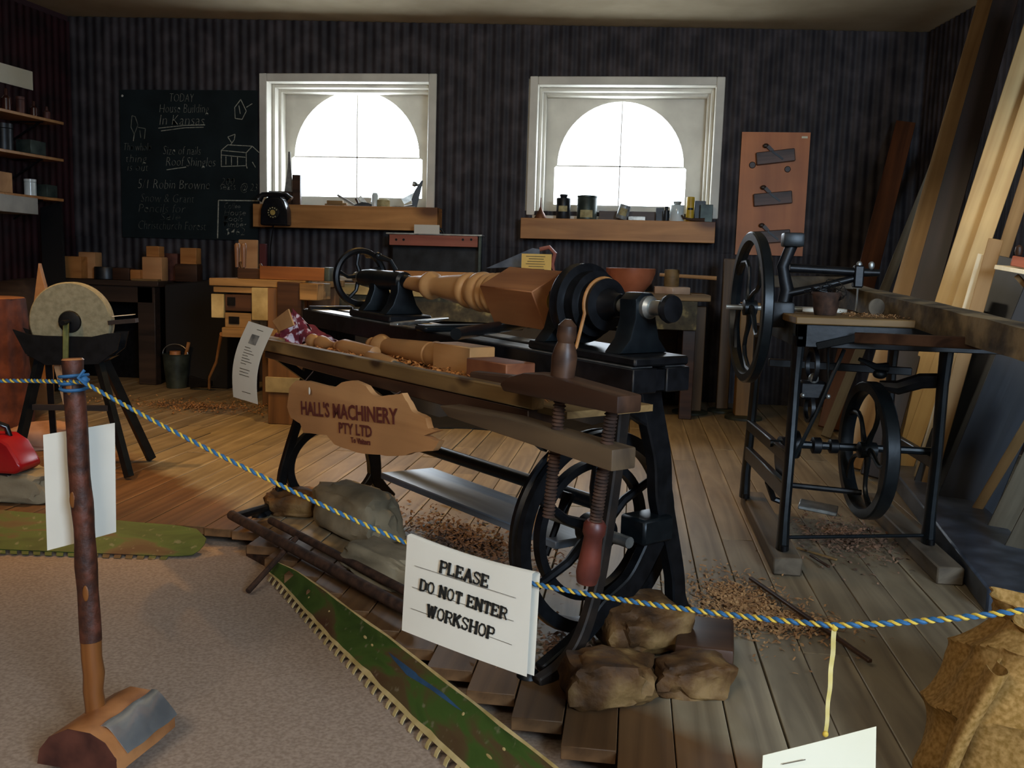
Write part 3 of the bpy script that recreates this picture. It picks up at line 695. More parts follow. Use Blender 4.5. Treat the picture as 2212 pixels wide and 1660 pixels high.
# ------------------------------------------------------------------ burlap sack
sc = atZ(2130, 1640, 0.0); sc = V((0.93, 2.12, 0))
sk = thing('burlap_sack', 'slumped tan burlap sack full of folds in the lower right corner', 'sack', tuple(sc))
def sack(u, v):
    a = 2 * math.pi * u; h = v * 0.40
    r = 0.222 + 0.035 * math.sin(v * 2.6) - 0.16 * max(0, v - 0.66)
    w_ = 2.0 * math.cos(a - 0.8) + 9.5 * v + 0.9 * noise.noise(V((math.cos(a) * 1.5, math.sin(a) * 1.5, v * 2)))
    ridge = 1 - 2 * abs(math.sin(w_)) ** 0.55
    r += 0.017 * ridge * min(1, v * 3) + 0.014 * math.sin(a * 5 + 2.5 * v) + 0.006 * math.sin(a * 11 - 4 * v)
    return sc + V((0.12 * v, 0.05 * v, 0)) + V((math.cos(a) * r, math.sin(a) * r * 0.85, h))
part('sack_body', MB().grid(sack, 120, 60), M_hesp, sk, solid=0.003)
def collar(u, v):
    a = 2 * math.pi * u; r = 0.15 + 0.05 * v + 0.02 * math.sin(a * 5 + 1) + 0.012 * math.sin(a * 11)
    return sc + V((0.125, 0.05, 0)) + V((math.cos(a) * r, math.sin(a) * r * 0.8, 0.36 + 0.05 * v + 0.025 * math.sin(a * 2 + 2.2) * v))
part('rolled_mouth', MB().grid(collar, 80, 8), M_hesp, sk, solid=0.004)
def flap(u, v):  # pale loose fold hanging down the left side
    x = -0.215 - 0.03 * math.sin(v * 2.2) + 0.05 * u - 0.010 * math.sin(u * 9); 
    return sc + V((x + 0.07 * (1 - v) , -0.10 - 0.02 * math.sin(u * 7 + v) + 0.05 * u - 0.07 * math.sin(math.pi * u), 0.02 + 0.32 * (1 - v)))
part('loose_fold', MB().grid(flap, 24, 20), M_hesp, sk, solid=0.004)
r2 = MB().tube([adapt(1975 + 0, 1665, 1.5) + 0 * V((1, 0, 0)), adapt(2050, 1662, 1.5)], 0.008, 8)
hoop = atZ(2098, 1668, 0.03)
solo('iron_ring', MB().tube([hoop + V((math.cos(q) * 0.05, 0, math.sin(q) * 0.05)) for q in [2 * math.pi * i / 24 for i in range(24)]], 0.0055, 8, closed=True), M_cast, 'black iron ring standing at the bottom edge below the sack', 'ring')

# ------------------------------------------------------------------ shavings and sticks on the floor
def chips(mb, n, fn, lo, hi, z=0.0, thick=0.0008, up=0.012):
    for i in range(n):
        p = fn(); L = rnd.uniform(lo, hi); w_ = L * rnd.uniform(0.15, 0.5); a = rnd.uniform(0, math.pi * 2); cz = z + rnd.uniform(0.001, up)
        dx = V((math.cos(a), math.sin(a), rnd.uniform(-.25, .25))); dy = V((-math.sin(a), math.cos(a), rnd.uniform(-.3, .3)))
        c = V((p[0], p[1], cz)); cv = rnd.uniform(0, L * 0.35)
        q = [c - dx * L / 2 - dy * w_ / 2, c - dx * L / 2 + dy * w_ / 2, c + V((0, 0, cv)) - dy * w_ / 2, c + V((0, 0, cv)) + dy * w_ / 2, c + dx * L / 2 - dy * w_ / 2, c + dx * L / 2 + dy * w_ / 2]
        for v_ in q: v_.z = max(v_.z, z + 0.0012)
        mb.add(q, [(0, 2, 3, 1), (2, 4, 5, 3)])
    return mb
def blob(px, py, rx, ry, ang=0.0):
    c = atZ(px, py)
    def f():
        r = abs(rnd.gauss(0, 0.55)); t2 = rnd.uniform(0, 6.283); x = r * math.cos(t2) * rx; y = r * math.sin(t2) * ry
        return (c.x + x * math.cos(ang) - y * math.sin(ang), c.y + x * math.sin(ang) + y * math.cos(ang))
    return f
solo('wood_shavings', chips(chips(MB(), 3200, blob(1600, 1310, 0.22, 0.34, 0.2), 0.006, 0.026), 1500, blob(1680, 1345, 0.24, 0.12), 0.006, 0.03), M_shav, 'scatter of pale shavings on the planks right of the lathe', 'shavings', kind='stuff')
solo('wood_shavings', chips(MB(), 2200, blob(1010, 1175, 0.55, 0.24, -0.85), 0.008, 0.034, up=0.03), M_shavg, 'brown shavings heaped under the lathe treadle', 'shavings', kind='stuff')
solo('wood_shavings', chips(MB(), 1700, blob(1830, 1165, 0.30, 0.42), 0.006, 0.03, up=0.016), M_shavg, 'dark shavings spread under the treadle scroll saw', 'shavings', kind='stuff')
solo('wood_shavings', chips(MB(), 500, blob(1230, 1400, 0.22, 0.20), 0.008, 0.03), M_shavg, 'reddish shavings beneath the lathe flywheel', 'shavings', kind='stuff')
solo('wood_shavings', chips(MB(), 1500, blob(420, 880, 1.1, 0.40), 0.008, 0.035, up=0.02), M_shav, 'shavings along the foot of the left benches', 'shavings', kind='stuff')
def stick(p0, p1, r_, label, mat=M_grey, z=0.008, w=None):
    a, b = atZ(*p0), atZ(*p1); a.z = b.z = z
    solo('wooden_stick', MB().bar(a, b, w or r_ * 2, r_ * 1.4), mat, label, 'stick', bev=0.002)
stick((1620, 1266), (1878, 1450), 0.008, 'long thin stick on the planks under the rope', M_dark, 0.03)
stick((1722, 1188), (1808, 1214), 0.006, 'short pale splinter beside the scroll saw base', M_oldw)
stick((1750, 1210), (1790, 1236), 0.006, 'small dark offcut beside the pale splinter', M_dark, 0.02)
stick((950, 1085), (1010, 1100), 0.007, 'short twig on the heap under the treadle', M_dark, 0.03)
M_brn = mottle('brown_black_iron', '#17110d', '#2c2119', 20, 0.6, 0.3, 0.3)
# ------------------------------------------------------------------ treadle lathe
LO = V((0, 2.76, 0)); LA = V((0.70, -0.714, 0)).normalized(); LN = V((-LA.y, LA.x, 0))
ML = Matrix((LA, LN, V((0, 0, 1)))).transposed().to_4x4(); ML.translation = LO; MLi = ML.inverted()
def Ly(px, py, yl): return MLi @ atP(px, py, LO + LN * yl, LN)       # local point on the plane y = yl
def Lx(px, py, x_): return MLi @ atP(px, py, LO + LA * x_, LA)
def zb(x): return 0.893 - 0.026 * x                                   # bed top drops slightly to the right
lt = thing('treadle_lathe', 'black cast iron treadle wood lathe standing at the centre of the workshop', 'lathe', M=ML)
def rail(y0, y1, x0, x1, za, zc, mb=None):
    mb = mb or MB(); mb.hexa([V((x, y, zb(x) + z)) for z in (za, zc) for x, y in ((x0, y0), (x1, y0), (x1, y1), (x0, y1))]); return mb
X0, X1 = -2.06, 0.13
for y0_, y1_ in ((-0.115, -0.02), (0.02, 0.115)):
    part('bed_rail', rail(y0_, y1_, X0, X1, -0.075, -0.004), M_cast, lt, local=True, bev=0.003)
    part('bed_way', rail(y0_ + 0.012, y1_ - 0.002, X0 + 0.005, X1 - 0.02, -0.004, 0.0), M_steel, lt, local=True)
for x in (-2.04, -0.9, 0.10): part('bed_web', rail(-0.02, 0.02, x - 0.02, x + 0.02, -0.07, -0.01), M_cast, lt, local=True)
# tailstock
ts = MB(); x0_, x1_ = -1.62, -1.27
ts.hexa([V((x, y, zb(x) + z)) for z in (0.001, 0.03) for x, y in ((x0_, -0.10), (x1_, -0.10), (x1_, 0.10), (x0_, 0.10))])
tsb = part('tailstock_base', ts, M_cast, lt, local=True, bev=0.006)
for x, wt in ((-1.54, 0.05), (-1.35, 0.062)):
    up = MB(); pr = [(-0.09, 0.03), (0.09, 0.03), (0.055, 0.07), (0.036, 0.12), (0.036, 0.165), (-0.036, 0.165), (-0.036, 0.12), (-0.055, 0.07)]
    up.prism([(y, z + zb(x)) for y, z in pr], (x - wt / 2, 0, 0), (0, 1, 0), (0, 0, 1), wt)
    part('tailstock_upright', up, M_castb, lt, local=True, bev=0.006, seg=2)
AXZ = 1.085
part('tailstock_barrel', MB().lathe([(-0.06, 0.02), (-0.06, 0.035), (0.0, 0.04), (0.29, 0.04), (0.30, 0.028), (0.34, 0.026), (0.355, 0.012), (0.37, 0.004)], (-1.62, 0, AXZ + 0.012), (1, 0, -0.02)), M_castb, lt, local=True)
part('clamp_lever', MB().tube([(-1.40, 0, AXZ + 0.05), (-1.41, -0.02, AXZ + 0.09), (-1.46, -0.05, AXZ + 0.105)], [0.011, 0.009, 0.014], 8).ball((-1.46, -0.05, AXZ + 0.108), 0.016), M_castb, lt, local=True)
hwc = V((-1.71, 0, AXZ + 0.014)); hw = part('handwheel', MB().rim(hwc, (1, 0, 0), 0.125, 0, 0, 40, [(0.017 * math.cos(q), 0.116 + 0.015 * math.sin(q)) for q in [2 * math.pi * i / 8 for i in range(8)]]), M_cast, lt, local=True)
part('hub', MB().lathe([(-0.035, 0.012), (-0.035, 0.024), (0.02, 0.03), (0.11, 0.02)], hwc, (1, 0, 0)), M_steel, hw, local=True)
for i in range(5):
    q = 2 * math.pi * i / 5 + 0.4; e = V((0, math.cos(q), math.sin(q))); t2 = V((0, -math.sin(q), math.cos(q)))
    part('spoke', MB().tube([hwc + e * 0.02, hwc + e * 0.06 + t2 * 0.012, hwc + e * 0.108], [0.011, 0.008, 0.009], 8), M_cast, hw, local=True)
part('handle', MB().lathe([(0, 0.006), (-0.01, 0.011), (-0.05, 0.013), (-0.065, 0.006)], hwc + V((0, 0.06, 0.098)), (1, 0, 0), 12), M_steel, hw, local=True)
# headstock
hb = rail(-0.11, 0.11, -0.36, 0.13, 0.001, 0.028); part('headstock_base', hb, M_cast, lt, local=True, bev=0.006)
for x, wt in ((-0.315, 0.06), (0.02, 0.07)):
    up = MB(); pr = [(-0.10, 0.028), (0.10, 0.028), (0.06, 0.07), (0.042, 0.13), (0.045, 0.185), (0.02, 0.205), (-0.02, 0.205), (-0.045, 0.185), (-0.042, 0.13), (-0.06, 0.07)]
    up.prism([(y, z + zb(x)) for y, z in pr], (x - wt / 2, 0, 0), (0, 1, 0), (0, 0, 1), wt)
    part('headstock_upright', up, M_castb, lt, local=True, bev=0.008, seg=2)
SZ = 1.055
part('spindle', MB().lathe([(-0.37, 0.022), (0.16, 0.022)], (0, 0, SZ), (1, 0, 0), 18), M_steel, lt, local=True)
part('drive_centre', MB().lathe([(-0.045, 0.014), (-0.03, 0.034), (0.0, 0.036)], (-0.36, 0, SZ), (1, 0, 0), 18), mottle('worn_brass', '#7a6030', '#a88a48', 20, 0.35, 0.8), lt, local=True)
pulley = MB().lathe([(-0.250, 0.045), (-0.247, 0.120), (-0.240, 0.124), (-0.222, 0.119), (-0.204, 0.124), (-0.200, 0.100), (-0.192, 0.101), (-0.176, 0.096), (-0.160, 0.101), (-0.156, 0.079), (-0.148, 0.080), (-0.13, 0.075), (-0.112, 0.080), (-0.108, 0.05), (-0.08, 0.038), (-0.05, 0.034)], (0, 0, SZ), (1, 0, 0), 48)
part('stepped_cone_pulley', pulley, M_cast, lt, local=True)
part('bearing_cap', MB().lathe([(-0.01, 0.03), (0.04, 0.034), (0.05, 0.026)], (0.03, 0, SZ), (1, 0, 0), 18), M_steel, lt, local=True)
part('outboard_faceplate', MB().lathe([(0, 0.02), (0.004, 0.036), (0.018, 0.042), (0.03, 0.038), (0.034, 0.02)], (0.13, 0, SZ), (1, 0, 0), 28), M_cast, lt, local=True)
# tool rest
part('tool_rest_banjo', MB().box(-0.98, -0.90, -0.16, 0.30, zb(-0.9) + 0.001, zb(-0.9) + 0.025), M_castb, lt, local=True, bev=0.008)
a = MLi @ atZ(985, 722, 0.95); b = MLi @ atZ(1140, 697, 0.955)
part('tool_rest_tube', MB().tube([a, b], [0.019, 0.021], 14).lathe([(-0.02, 0.03), (0.035, 0.03)], b, (0, 0, 1), 14), M_castb, lt, local=True)
a = MLi @ atZ(850, 701, 0.945); b = MLi @ atZ(962, 689, 0.945)
part('tool_rest_blade', MB().bar(a, b, 0.035, 0.012), M_steel, lt, local=True, bev=0.003)
# end frames
def band(pts, wd, x, th):
    pts = [V(p) for p in pts]; 
    # smooth by Catmull-Rom
    out = []; wo = []
    for i in range(len(pts) - 1):
        p0, p1, p2, p3 = pts[max(i - 1, 0)], pts[i], pts[i + 1], pts[min(i + 2, len(pts) - 1)]
        for k in range(6):
            t = k / 6; out.append(0.5 * ((2 * p1) + (p2 - p0) * t + (2 * p0 - 5 * p1 + 4 * p2 - p3) * t * t + (3 * p1 - p0 - 3 * p2 + p3) * t ** 3)); wo.append(wd[i] + (wd[i + 1] - wd[i]) * t)
    out.append(pts[-1]); wo.append(wd[-1]); mb = MB(); n = len(out)
    for i in range(n):
        t = (out[min(i + 1, n - 1)] - out[max(i - 1, 0)]).normalized(); nn = V((-t.y, t.x)) * wo[i] / 2
        for xx in (x - th / 2, x + th / 2):
            for s_ in (-1, 1): q = out[i] + nn * s_; mb.v.append(V((xx, q.x, q.y)))
    for i in range(n - 1):
        k = i * 4
        for a_, b_ in ((0, 1), (1, 3), (3, 2), (2, 0)): mb.f.append((k + a_, k + b_, k + 4 + b_, k + 4 + a_))
    mb.f += [(0, 2, 3, 1), (4 * n - 4, 4 * n - 3, 4 * n - 1, 4 * n - 2)]
    return mb
for x, side in ((0.0, 1), (-2.0, -1)):
    bk_ = [(0.07, 0.86), (0.08, 0.77), (0.135, 0.60), (0.155, 0.46), (0.20, 0.32), (0.235, 0.20), (0.255, 0.10), (0.33, 0.0)]
    fr_ = [(-0.07, 0.86), (-0.075, 0.77), (-0.09, 0.60), (-0.115, 0.42), (-0.145, 0.25), (-0.20, 0.10), (-0.27, 0.03), (-0.36, 0.0)]
    if side < 0: fr_ = [(-y, z) for y, z in bk_]; bk_ = [(0.07, .86), (0.085, .7), (0.15, .5), (0.21, .33), (0.235, .2), (0.25, .10), (0.33, 0.0)]
    part('back_leg', band(bk_, [0.10, 0.085, 0.075, 0.075, 0.062, 0.058, 0.06, 0.05][:len(bk_)], x, 0.045), M_cast, lt, local=True, bev=0.005)
    part('front_leg', band(fr_, [0.07, 0.045, 0.038, 0.038, 0.038, 0.04, 0.04, 0.035], x + (0.05 if side > 0 else 0), 0.035), M_brn if side > 0 else M_cast, lt, local=True, bev=0.005)
    if side > 0:
        part('curved_brace', band([(0.17, 0.38), (0.12, 0.29), (0.05, 0.20), (-0.06, 0.14), (-0.15, 0.07), (-0.30, 0.0)], [0.09, 0.075, 0.07, 0.065, 0.05, 0.04], x - 0.01, 0.04), M_cast, lt, local=True, bev=0.005)
        part('bearing_bracket', MB().box(-0.06, 0.05, 0.04, 0.17, 0.33, 0.41), M_castb, lt, local=True, bev=0.008)
        part('frame_web', MB().prism([(-0.09, 0.86), (0.12, 0.86), (0.125, 0.66), (0.05, 0.70), (-0.02, 0.74), (-0.08, 0.70)], (-0.02, 0, 0), (0, 1, 0), (0, 0, 1), 0.04), M_cast, lt, local=True, bev=0.006)
    else:
        part('frame_ring', MB().rim((x, 0.02, 0.205), (1, 0, 0), 0.245, 0.205, 0.036, 48).xf(Matrix.Translation((0, 0.02, 0.205)) @ Matrix.Diagonal((1, 1, 0.84, 1)) @ Matrix.Translation((0, -0.02, -0.205))), M_cast, lt, local=True, bev=0.004)
        part('frame_web', MB().prism([(-0.11, 0.96), (0.11, 0.96), (0.14, 0.6), (0.03, 0.48), (-0.12, 0.55)], (x - 0.015, 0, 0), (0, 1, 0), (0, 0, 1), 0.03), M_cast, lt, local=True, bev=0.006)
        part('foot_bar', MB().bar((x, -0.30, 0.03), (x, 0.30, 0.03), 0.035, 0.035), M_cast, lt, local=True, bev=0.004)
    for y in (-0.35, 0.32): part('foot_pad', MB().lathe([(0, 0.035), (0.012, 0.03), (0.02, 0.02)], (x, y, 0.0)), M_cast, lt, local=True)
part('ring_screw', MB().tube([(-1.97, 0.03, 0.40), (-1.95, 0.03, 0.335)], 0.005, 6).ball((-1.95, 0.03, 0.33), 0.014), M_rust, lt, local=True)
# crank shaft, flywheel
FC = V((-0.12, 0, 0.345))
part('drive_shaft', MB().tube([(-1.98, 0.16, 0.375), (-0.30, 0.16, 0.375)], 0.026, 14), M_castb, lt, local=True)
part('crank_shaft', MB().tube([(-0.34, 0, 0.345), (0.03, 0, 0.345)], 0.018, 12), M_steel, lt, local=True)
fw = part('flywheel', MB().rim(FC, (1, 0, 0), 0.325, 0, 0, 72, [(-0.028, 0.283), (-0.03, 0.322), (-0.012, 0.325), (0, 0.316), (0.012, 0.325), (0.03, 0.322), (0.028, 0.283)]), M_cast, lt, local=True, bev=0)
part('inner_ring', MB().rim(FC + V((-0.02, 0, 0)), (1, 0, 0), 0.225, 0.20, 0.03, 60), M_cast, fw, local=True)
part('hub', MB().lathe([(-0.05, 0.03), (-0.045, 0.05), (0.045, 0.05), (0.05, 0.03)], FC, (1, 0, 0), 20), M_cast, fw, local=True)
for i in range(6):
    q = 2 * math.pi * i / 6 + 0.5; e = V((0, math.cos(q), math.sin(q))); t2 = V((0, -math.sin(q), math.cos(q)))
    part('spoke', MB().tube([FC + e * 0.04, FC + e * 0.14 + t2 * 0.02, FC + e * 0.24 + t2 * 0.012, FC + e * 0.295], [0.020, 0.015, 0.014, 0.018], 8), M_cast, fw, local=True)
part('crank_arm', MB().bar((-0.30, 0, 0.345), (-0.30, 0.05, 0.42), 0.03, 0.02), M_cast, lt, local=True, bev=0.004)
part('pitman_rod', MB().tube([(-0.33, 0.05, 0.42), (-0.34, 0.02, 0.30), (-0.34, -0.02, 0.21)], 0.012, 8), M_cast, lt, local=True)
# belt loop round the small pulley step and the flywheel
def belt(c1, r1, c2, r2, n=20):
    d_ = (c2 - c1).length; ph = math.asin((r2 - r1) / d_); pts = []
    for i in range(n + 1): q = -ph + (math.pi + 2 * ph) * i / n; pts.append((c1, r1, q))
    for i in range(n + 1): q = math.pi + ph + (math.pi - 2 * ph) * i / n; pts.append((c2, r2, q))
    return [c + V((0, math.cos(q) * r, math.sin(q) * r)) for c, r, q in pts]
part('leather_belt', MB().tube(belt(V((-0.13, 0, SZ)), 0.080, FC, 0.322), 0.0055, 8, closed=True), mottle('tan_leather', '#8a5a2c', '#b07a42', 20, 0.6), lt, local=True)
# treadle board, hinge rod, foot bars
a0, a1 = Ly(822, 1035, -0.02), Ly(1135, 1163, -0.02); b0_, b1_ = a0 + V((0.10, 0.20, 0.02)), a1 + V((0.06, 0.20, 0.02))
M_gloss = wood('treadle_blue_sheen', '#56606c', '#8491a0', 'x', 0.30, 9, bump=0.3, spec=0.7)  # window sheen put into the treadle wood as a pale blue colour
part('treadle_board', MB().hexa([a0, a1 + V((0.16, 0, 0)), b1_ + V((0.16, 0, 0)), b0_, a0 + V((0, 0, .028)), a1 + V((0.16, 0, .028)), b1_ + V((0.16, 0, .028)), b0_ + V((0, 0, .028))]), M_gloss, lt, local=True, bev=0.004)
for p in (((500, 1113), (880, 1318)), ((585, 1125), (900, 1290))):
    a = atZ(*p[0], 0.06); b = atZ(*p[1], 0.05)
    part('foot_rail', MB().tube([a, b], 0.021 if p[0][0] == 500 else 0.016, 12), M_rust, lt)
a = atZ(640, 1163, 0.06); b = atZ(536, 1278, -0.055)
part('stay_rod', MB().tube([a, b], 0.011, 8), M_rust, lt)
a, b = atZ(500, 1113, 0.06), atZ(560, 1130, 0.0)
part('cross_foot', MB().tube([atZ(505, 1118, 0.06), ML @ V((-2.0, -0.30, 0.04))], 0.018, 10), M_cast, lt)

# work held between the centres
WA = V((-1.325, 0, AXZ + 0.004)); WB = V((-0.36, 0, SZ)); wd = (WB - WA).normalized()
nw = thing('turned_newel_post', 'big turned pine newel post with square dark end, held in the lathe', 'wooden post', M=ML)
prof = [(0, 0.024), (0.05, 0.027), (0.11, 0.033), (0.17, 0.037), (0.18, 0.042), (0.19, 0.052), (0.205, 0.056), (0.22, 0.052), (0.232, 0.042), (0.25, 0.037), (0.30, 0.044), (0.36, 0.050), (0.43, 0.056), (0.455, 0.058), (0.46, 0.064), (0.475, 0.067), (0.49, 0.063), (0.497, 0.055), (0.515, 0.060), (0.535, 0.070), (0.555, 0.073), (0.575, 0.068), (0.583, 0.062), (0.595, 0.070), (0.61, 0.072), (0.622, 0.066), (0.632, 0.070), (0.65, 0.075), (0.665, 0.07), (0.675, 0.066)]
part('turned_shaft', MB().lathe(prof, WA, wd, 36), M_turn, nw, local=True)
s0, s1 = WA + wd * 0.67, WA + wd * 0.962
part('square_end', MB().bar(s0, s1, 0.145, 0.145, (0, -0.55, 1)), wood('brown_pine_block', '#7d4a2c', '#a06a40', 'x', 0.5, 8, bump=0.15), nw, local=True, bev=0.003)

# tray of timber along the front of the lathe
tray = thing('lathe_tray', 'old timber tray fixed along the front of the lathe, strewn with shavings', 'shelf', M=ML)
fx0, fx1, fy = -1.66, 0.13, -0.47
part('front_board', MB().hexa([V((x, y, z)) for z, (xa, xb) in ((0.795, (fx0, fx1)), (0.842, (fx0, fx1))) for x, y in ((xa, fy), (xb, fy), (xb, fy + 0.04), (xa, fy + 0.04))]), M_oldw, tray, local=True, bev=0.004)
part('tray_bottom', MB().box(fx0 - 0.28, 0.22, fy + 0.04, -0.125, 0.782, 0.800), M_oldw, tray, local=True)
part('under_board', MB().hexa([V(p) for p in ((fx0, fy + 0.01, 0.765), (0.10, fy + 0.01, 0.742), (0.10, fy + 0.10, 0.742), (fx0, fy + 0.10, 0.765), (fx0, fy + 0.01, 0.792), (0.10, fy + 0.01, 0.792), (0.10, fy + 0.10, 0.792), (fx0, fy + 0.10, 0.792))]), M_dark, tray, local=True, bev=0.003)
part('end_board', MB().box(fx0 - 0.34, fx0, fy + 0.045, fy + 0.10, 0.775, 0.842), M_oldw, tray, local=True, bev=0.004)
for x in (-1.9, -1.1, -0.25):
    part('bracket', MB().bar((x, fy + 0.12, 0.772), (x, -0.11, 0.60), 0.03, 0.03).bar((x, fy + 0.06, 0.772), (x, -0.10, 0.772), 0.03, 0.02), M_cast, tray, local=True)
sh = MB()
def tr_fn(): return (rnd.uniform(-1.55, 0.12), rnd.uniform(fy + 0.06, -0.14))
chips(sh, 2600, tr_fn, 0.008, 0.028, 0.800, up=0.022)
o = part('shavings', sh, mottle('orange_shavings', '#a8642a', '#d08c48', 30, 0.8, bump=0), tray, local=True, kind='stuff')

def lspin(name, pxa, pxb, y, prof, r_, mat, label, cat='spindle', grp=None, zt=0.801):
    xa, xb = Ly(*pxa, y).x, Ly(*pxb, y).x; L_ = xb - xa
    t = thing(name, label, cat, M=ML @ Matrix.Translation((xa, y, zt)), group=grp)
    return t, L_
def loc(): return None
# spindle one (slender, left)
t, L_ = lspin('turned_spindle', (668, 716), (812, 760), -0.27, None, 0, 0, 'short turned spindle with bulbous end beside the red cloth', 'spindle')
part('shaft', MB().lathe([(0, .005), (.01, .022), (.035, .031), (.065, .026), (.08, .016), (.09, .022), (.12, .030), (.16, .026), (.20, .015), (.24, .011), (.255, .016), (.27, .020), (.28, .014), (.29, .024), (.33, .032), (.38, .030), (L_ - .005, .024), (L_, .004)], (0, 0, 0.032), (1, 0, -0.006), 24), M_turn, t, local=True)
t, L_ = lspin('turning_gouge', (800, 765), (893, 794), -0.34, None, 0, 0, 'turning gouge with tan handle lying in front of the spindles', 'chisel')
part('handle', MB().lathe([(0, .012), (.02, .022), (.10, .024), (.19, .016), (.20, .014)], (-0.03, 0, 0.024), (1, 0, -0.02), 18), M_turn, t, local=True)
part('steel_blade', MB().lathe([(0, .009), (.16, .008), (.18, .003)], (0.17, 0, 0.020), (1, 0, -0.06), 12), M_steel, t, local=True)
t, L_ = lspin('turned_spindle', (797, 712), (1035, 775), -0.20, None, 0, 0, 'long turned spindle with square pine end in the lathe tray', 'spindle')
sq = Ly(962, 760, -0.20).x - Ly(797, 712, -0.20).x
part('shaft', MB().lathe([(0, .004), (.008, .02), (.03, .027), (.045, .018), (.055, .022), (.07, .036), (.10, .045), (.13, .038), (.145, .030), (.16, .034), (sq - .12, .043), (sq - .09, .044), (sq - .085, .040), (sq - .06, .048), (sq - .03, .042), (sq, .046)], (0, 0, 0.048), (1, 0, 0), 28), M_turn, t, local=True)
part('square_end', MB().box(sq, L_ + 0.02, -0.05, 0.05, 0.0, 0.098), M_turn, t, local=True, bev=0.003)
xa = Ly(1030, 775, -0.27).x
solo('pine_block', MB().box(xa, xa + 0.21, -0.31, -0.20, 0.801, 0.875).xf(ML), wood('brown_block', '#6d3f2a', '#935d3d', 'x', 0.5, 8, bump=0.15), 'reddish brown wooden block at the right end of the lathe tray', 'wood block', bev=0.003)
q = [Ly(1018, 815, -0.42), Ly(1080, 800, -0.36)]
solo('wooden_wedge', MB().bar(ML @ V((q[0].x, -0.41, 0.832)), ML @ V((q[0].x + 0.17, -0.34, 0.842)), 0.05, 0.05, w2=0.035, h2=0.028), M_dark, 'small dark wooden wedge leaning on the brown block', 'wedge', bev=0.005)

# hand-screw clamp
cl = thing('hand_screw_clamp', 'dark wooden hand-screw clamp gripping the right end of the lathe tray', 'clamp', M=ML)
CYc = fy - 0.035
upj = [(0.10, 0.845), (0.52, 0.845), (0.52, 0.885), (0.42, 0.893), (0.26, 0.905), (0.18, 0.900), (0.12, 0.884), (0.085, 0.862)]
part('upper_jaw', MB().prism([(x, z) for x, z in upj], (0, CYc + 0.035, 0), (1, 0, 0), (0, 0, 1), 0.075).xf(Matrix.Identity(4)), M_dark, cl, local=True, bev=0.006, seg=2)
loj = [(-0.20, 0.768), (-0.15, 0.742), (0.51, 0.715), (0.51, 0.765), (0.10, 0.778)]
part('lower_jaw', MB().prism(loj, (0, CYc + 0.035, 0), (1, 0, 0), (0, 0, 1), 0.075), wood('grey_brown_jaw', '#43362a', '#6e5a42', 'x', 0.5, 8), cl, local=True, bev=0.006, seg=2)
for (xa, za), (xb, zc), hnd in (((0.285, 0.86), (0.255, 0.55), 'up'), ((0.465, 0.845), (0.425, 0.57), 'down')):
    y = CYc - 0.003; n = 300; a, b = V((xa, y, za)), V((xb, y, zc))
    pts = [a.lerp(b, i / n) for i in range(n + 1)]
    part('wooden_screw', MB().tube(pts, [0.014 + 0.0022 * math.sin(i * 2 * math.pi / 9) for i in range(n + 1)], 10), M_rust, cl, local=True)
    dd = (a - b).normalized()
    if hnd == 'up': part('turned_handle', MB().lathe([(0.03, .018), (.04, .029), (.09, .031), (.11, .026), (.125, .02), (.14, .024), (.165, .022), (.18, .008)], a, dd, 20), M_dark, cl, local=True)
    else: part('turned_handle', MB().lathe([(-.01, .02), (.0, .027), (.02, .027), (.03, .022), (.06, .024), (.12, .029), (.145, .024), (.15, .006)], b, -dd, 20), mottle('red_brown_handle', '#4a1f18', '#6b3226', 12, 0.45), cl, local=True)

# red cloth and cardboard at the left end of the tray
ch = ML @ V((-1.70, -0.27, 0.80))
def cloth(u, v):
    a = u * 2 * math.pi; r = v * (0.10 + 0.045 * math.sin(a * 2 + 1) + 0.02 * math.sin(a * 5))
    z = 0.13 * (1 - v) ** 1.3 * (1 + 0.12 * math.sin(a * 3)) + 0.014 * math.sin(a * 6 + v * 9) + 0.012 + 0.02 * noise.noise(V((u * 9, v * 7, 1)))
    return ch + V((math.cos(a) * r * 1.1 - 0.05 * (1 - v), math.sin(a) * r, max(z, 0.004)))
M_red = mottle('red_patterned_cloth', '#5e1420', '#c9b8bd', 34, 0.9, mid='#7a2230', bump=0.2, lo=0.46, hi=0.62)
solo('red_cloth', MB().grid(cloth, 60, 20), M_red, 'crumpled red and white patterned cloth on the left end of the lathe tray', 'cloth')
A_ = Ly(588, 694, -0.40); B_ = Ly(622, 668, -0.40); C_ = Ly(634, 703, -0.40); D_ = Ly(604, 716, -0.40)
solo('cardboard_piece', MB().hexa([ML @ (p + V((0, dy, 0))) for dy in (0, 0.006) for p in (A_, D_, C_, B_)]), mottle('tan_card', '#a87a4a', '#bd9160', 8, 0.8), 'bent piece of tan cardboard leaning behind the curled notice', 'card')
# curled notice hanging off the tray end
TL_, TR_, BL_, BR_ = [ML @ Ly(*p, yy) for p, yy in (((537, 694), -0.56), ((591, 711), -0.54), ((504, 858), -0.57), ((557, 874), -0.55))]
nn_ = -LN
def pg(u, v):
    p = TL_.lerp(TR_, u).lerp(BL_.lerp(BR_, u), v); return p - LA * 0.022 * math.sin(math.pi * v) * 1 + nn_ * (0.02 * math.sin(math.pi * v))
nt2 = thing('curled_notice', 'curled white information sheet hanging off the left end of the lathe tray', 'paper', tuple(BL_))
part('sheet', MB().grid(pg, 8, 16), M_paper, nt2, solid=0.0005)
pm = MB(); pm.grid(lambda u, v: pg(0.36 + 0.30 * u, 0.13 + 0.12 * v) + nn_ * 0.0015, 4, 4); part('printed_picture', pm, mottle('grey_print', '#3b3a38', '#8d8981', 18, 0.8), nt2, solid=0.0003)
tl_ = MB()
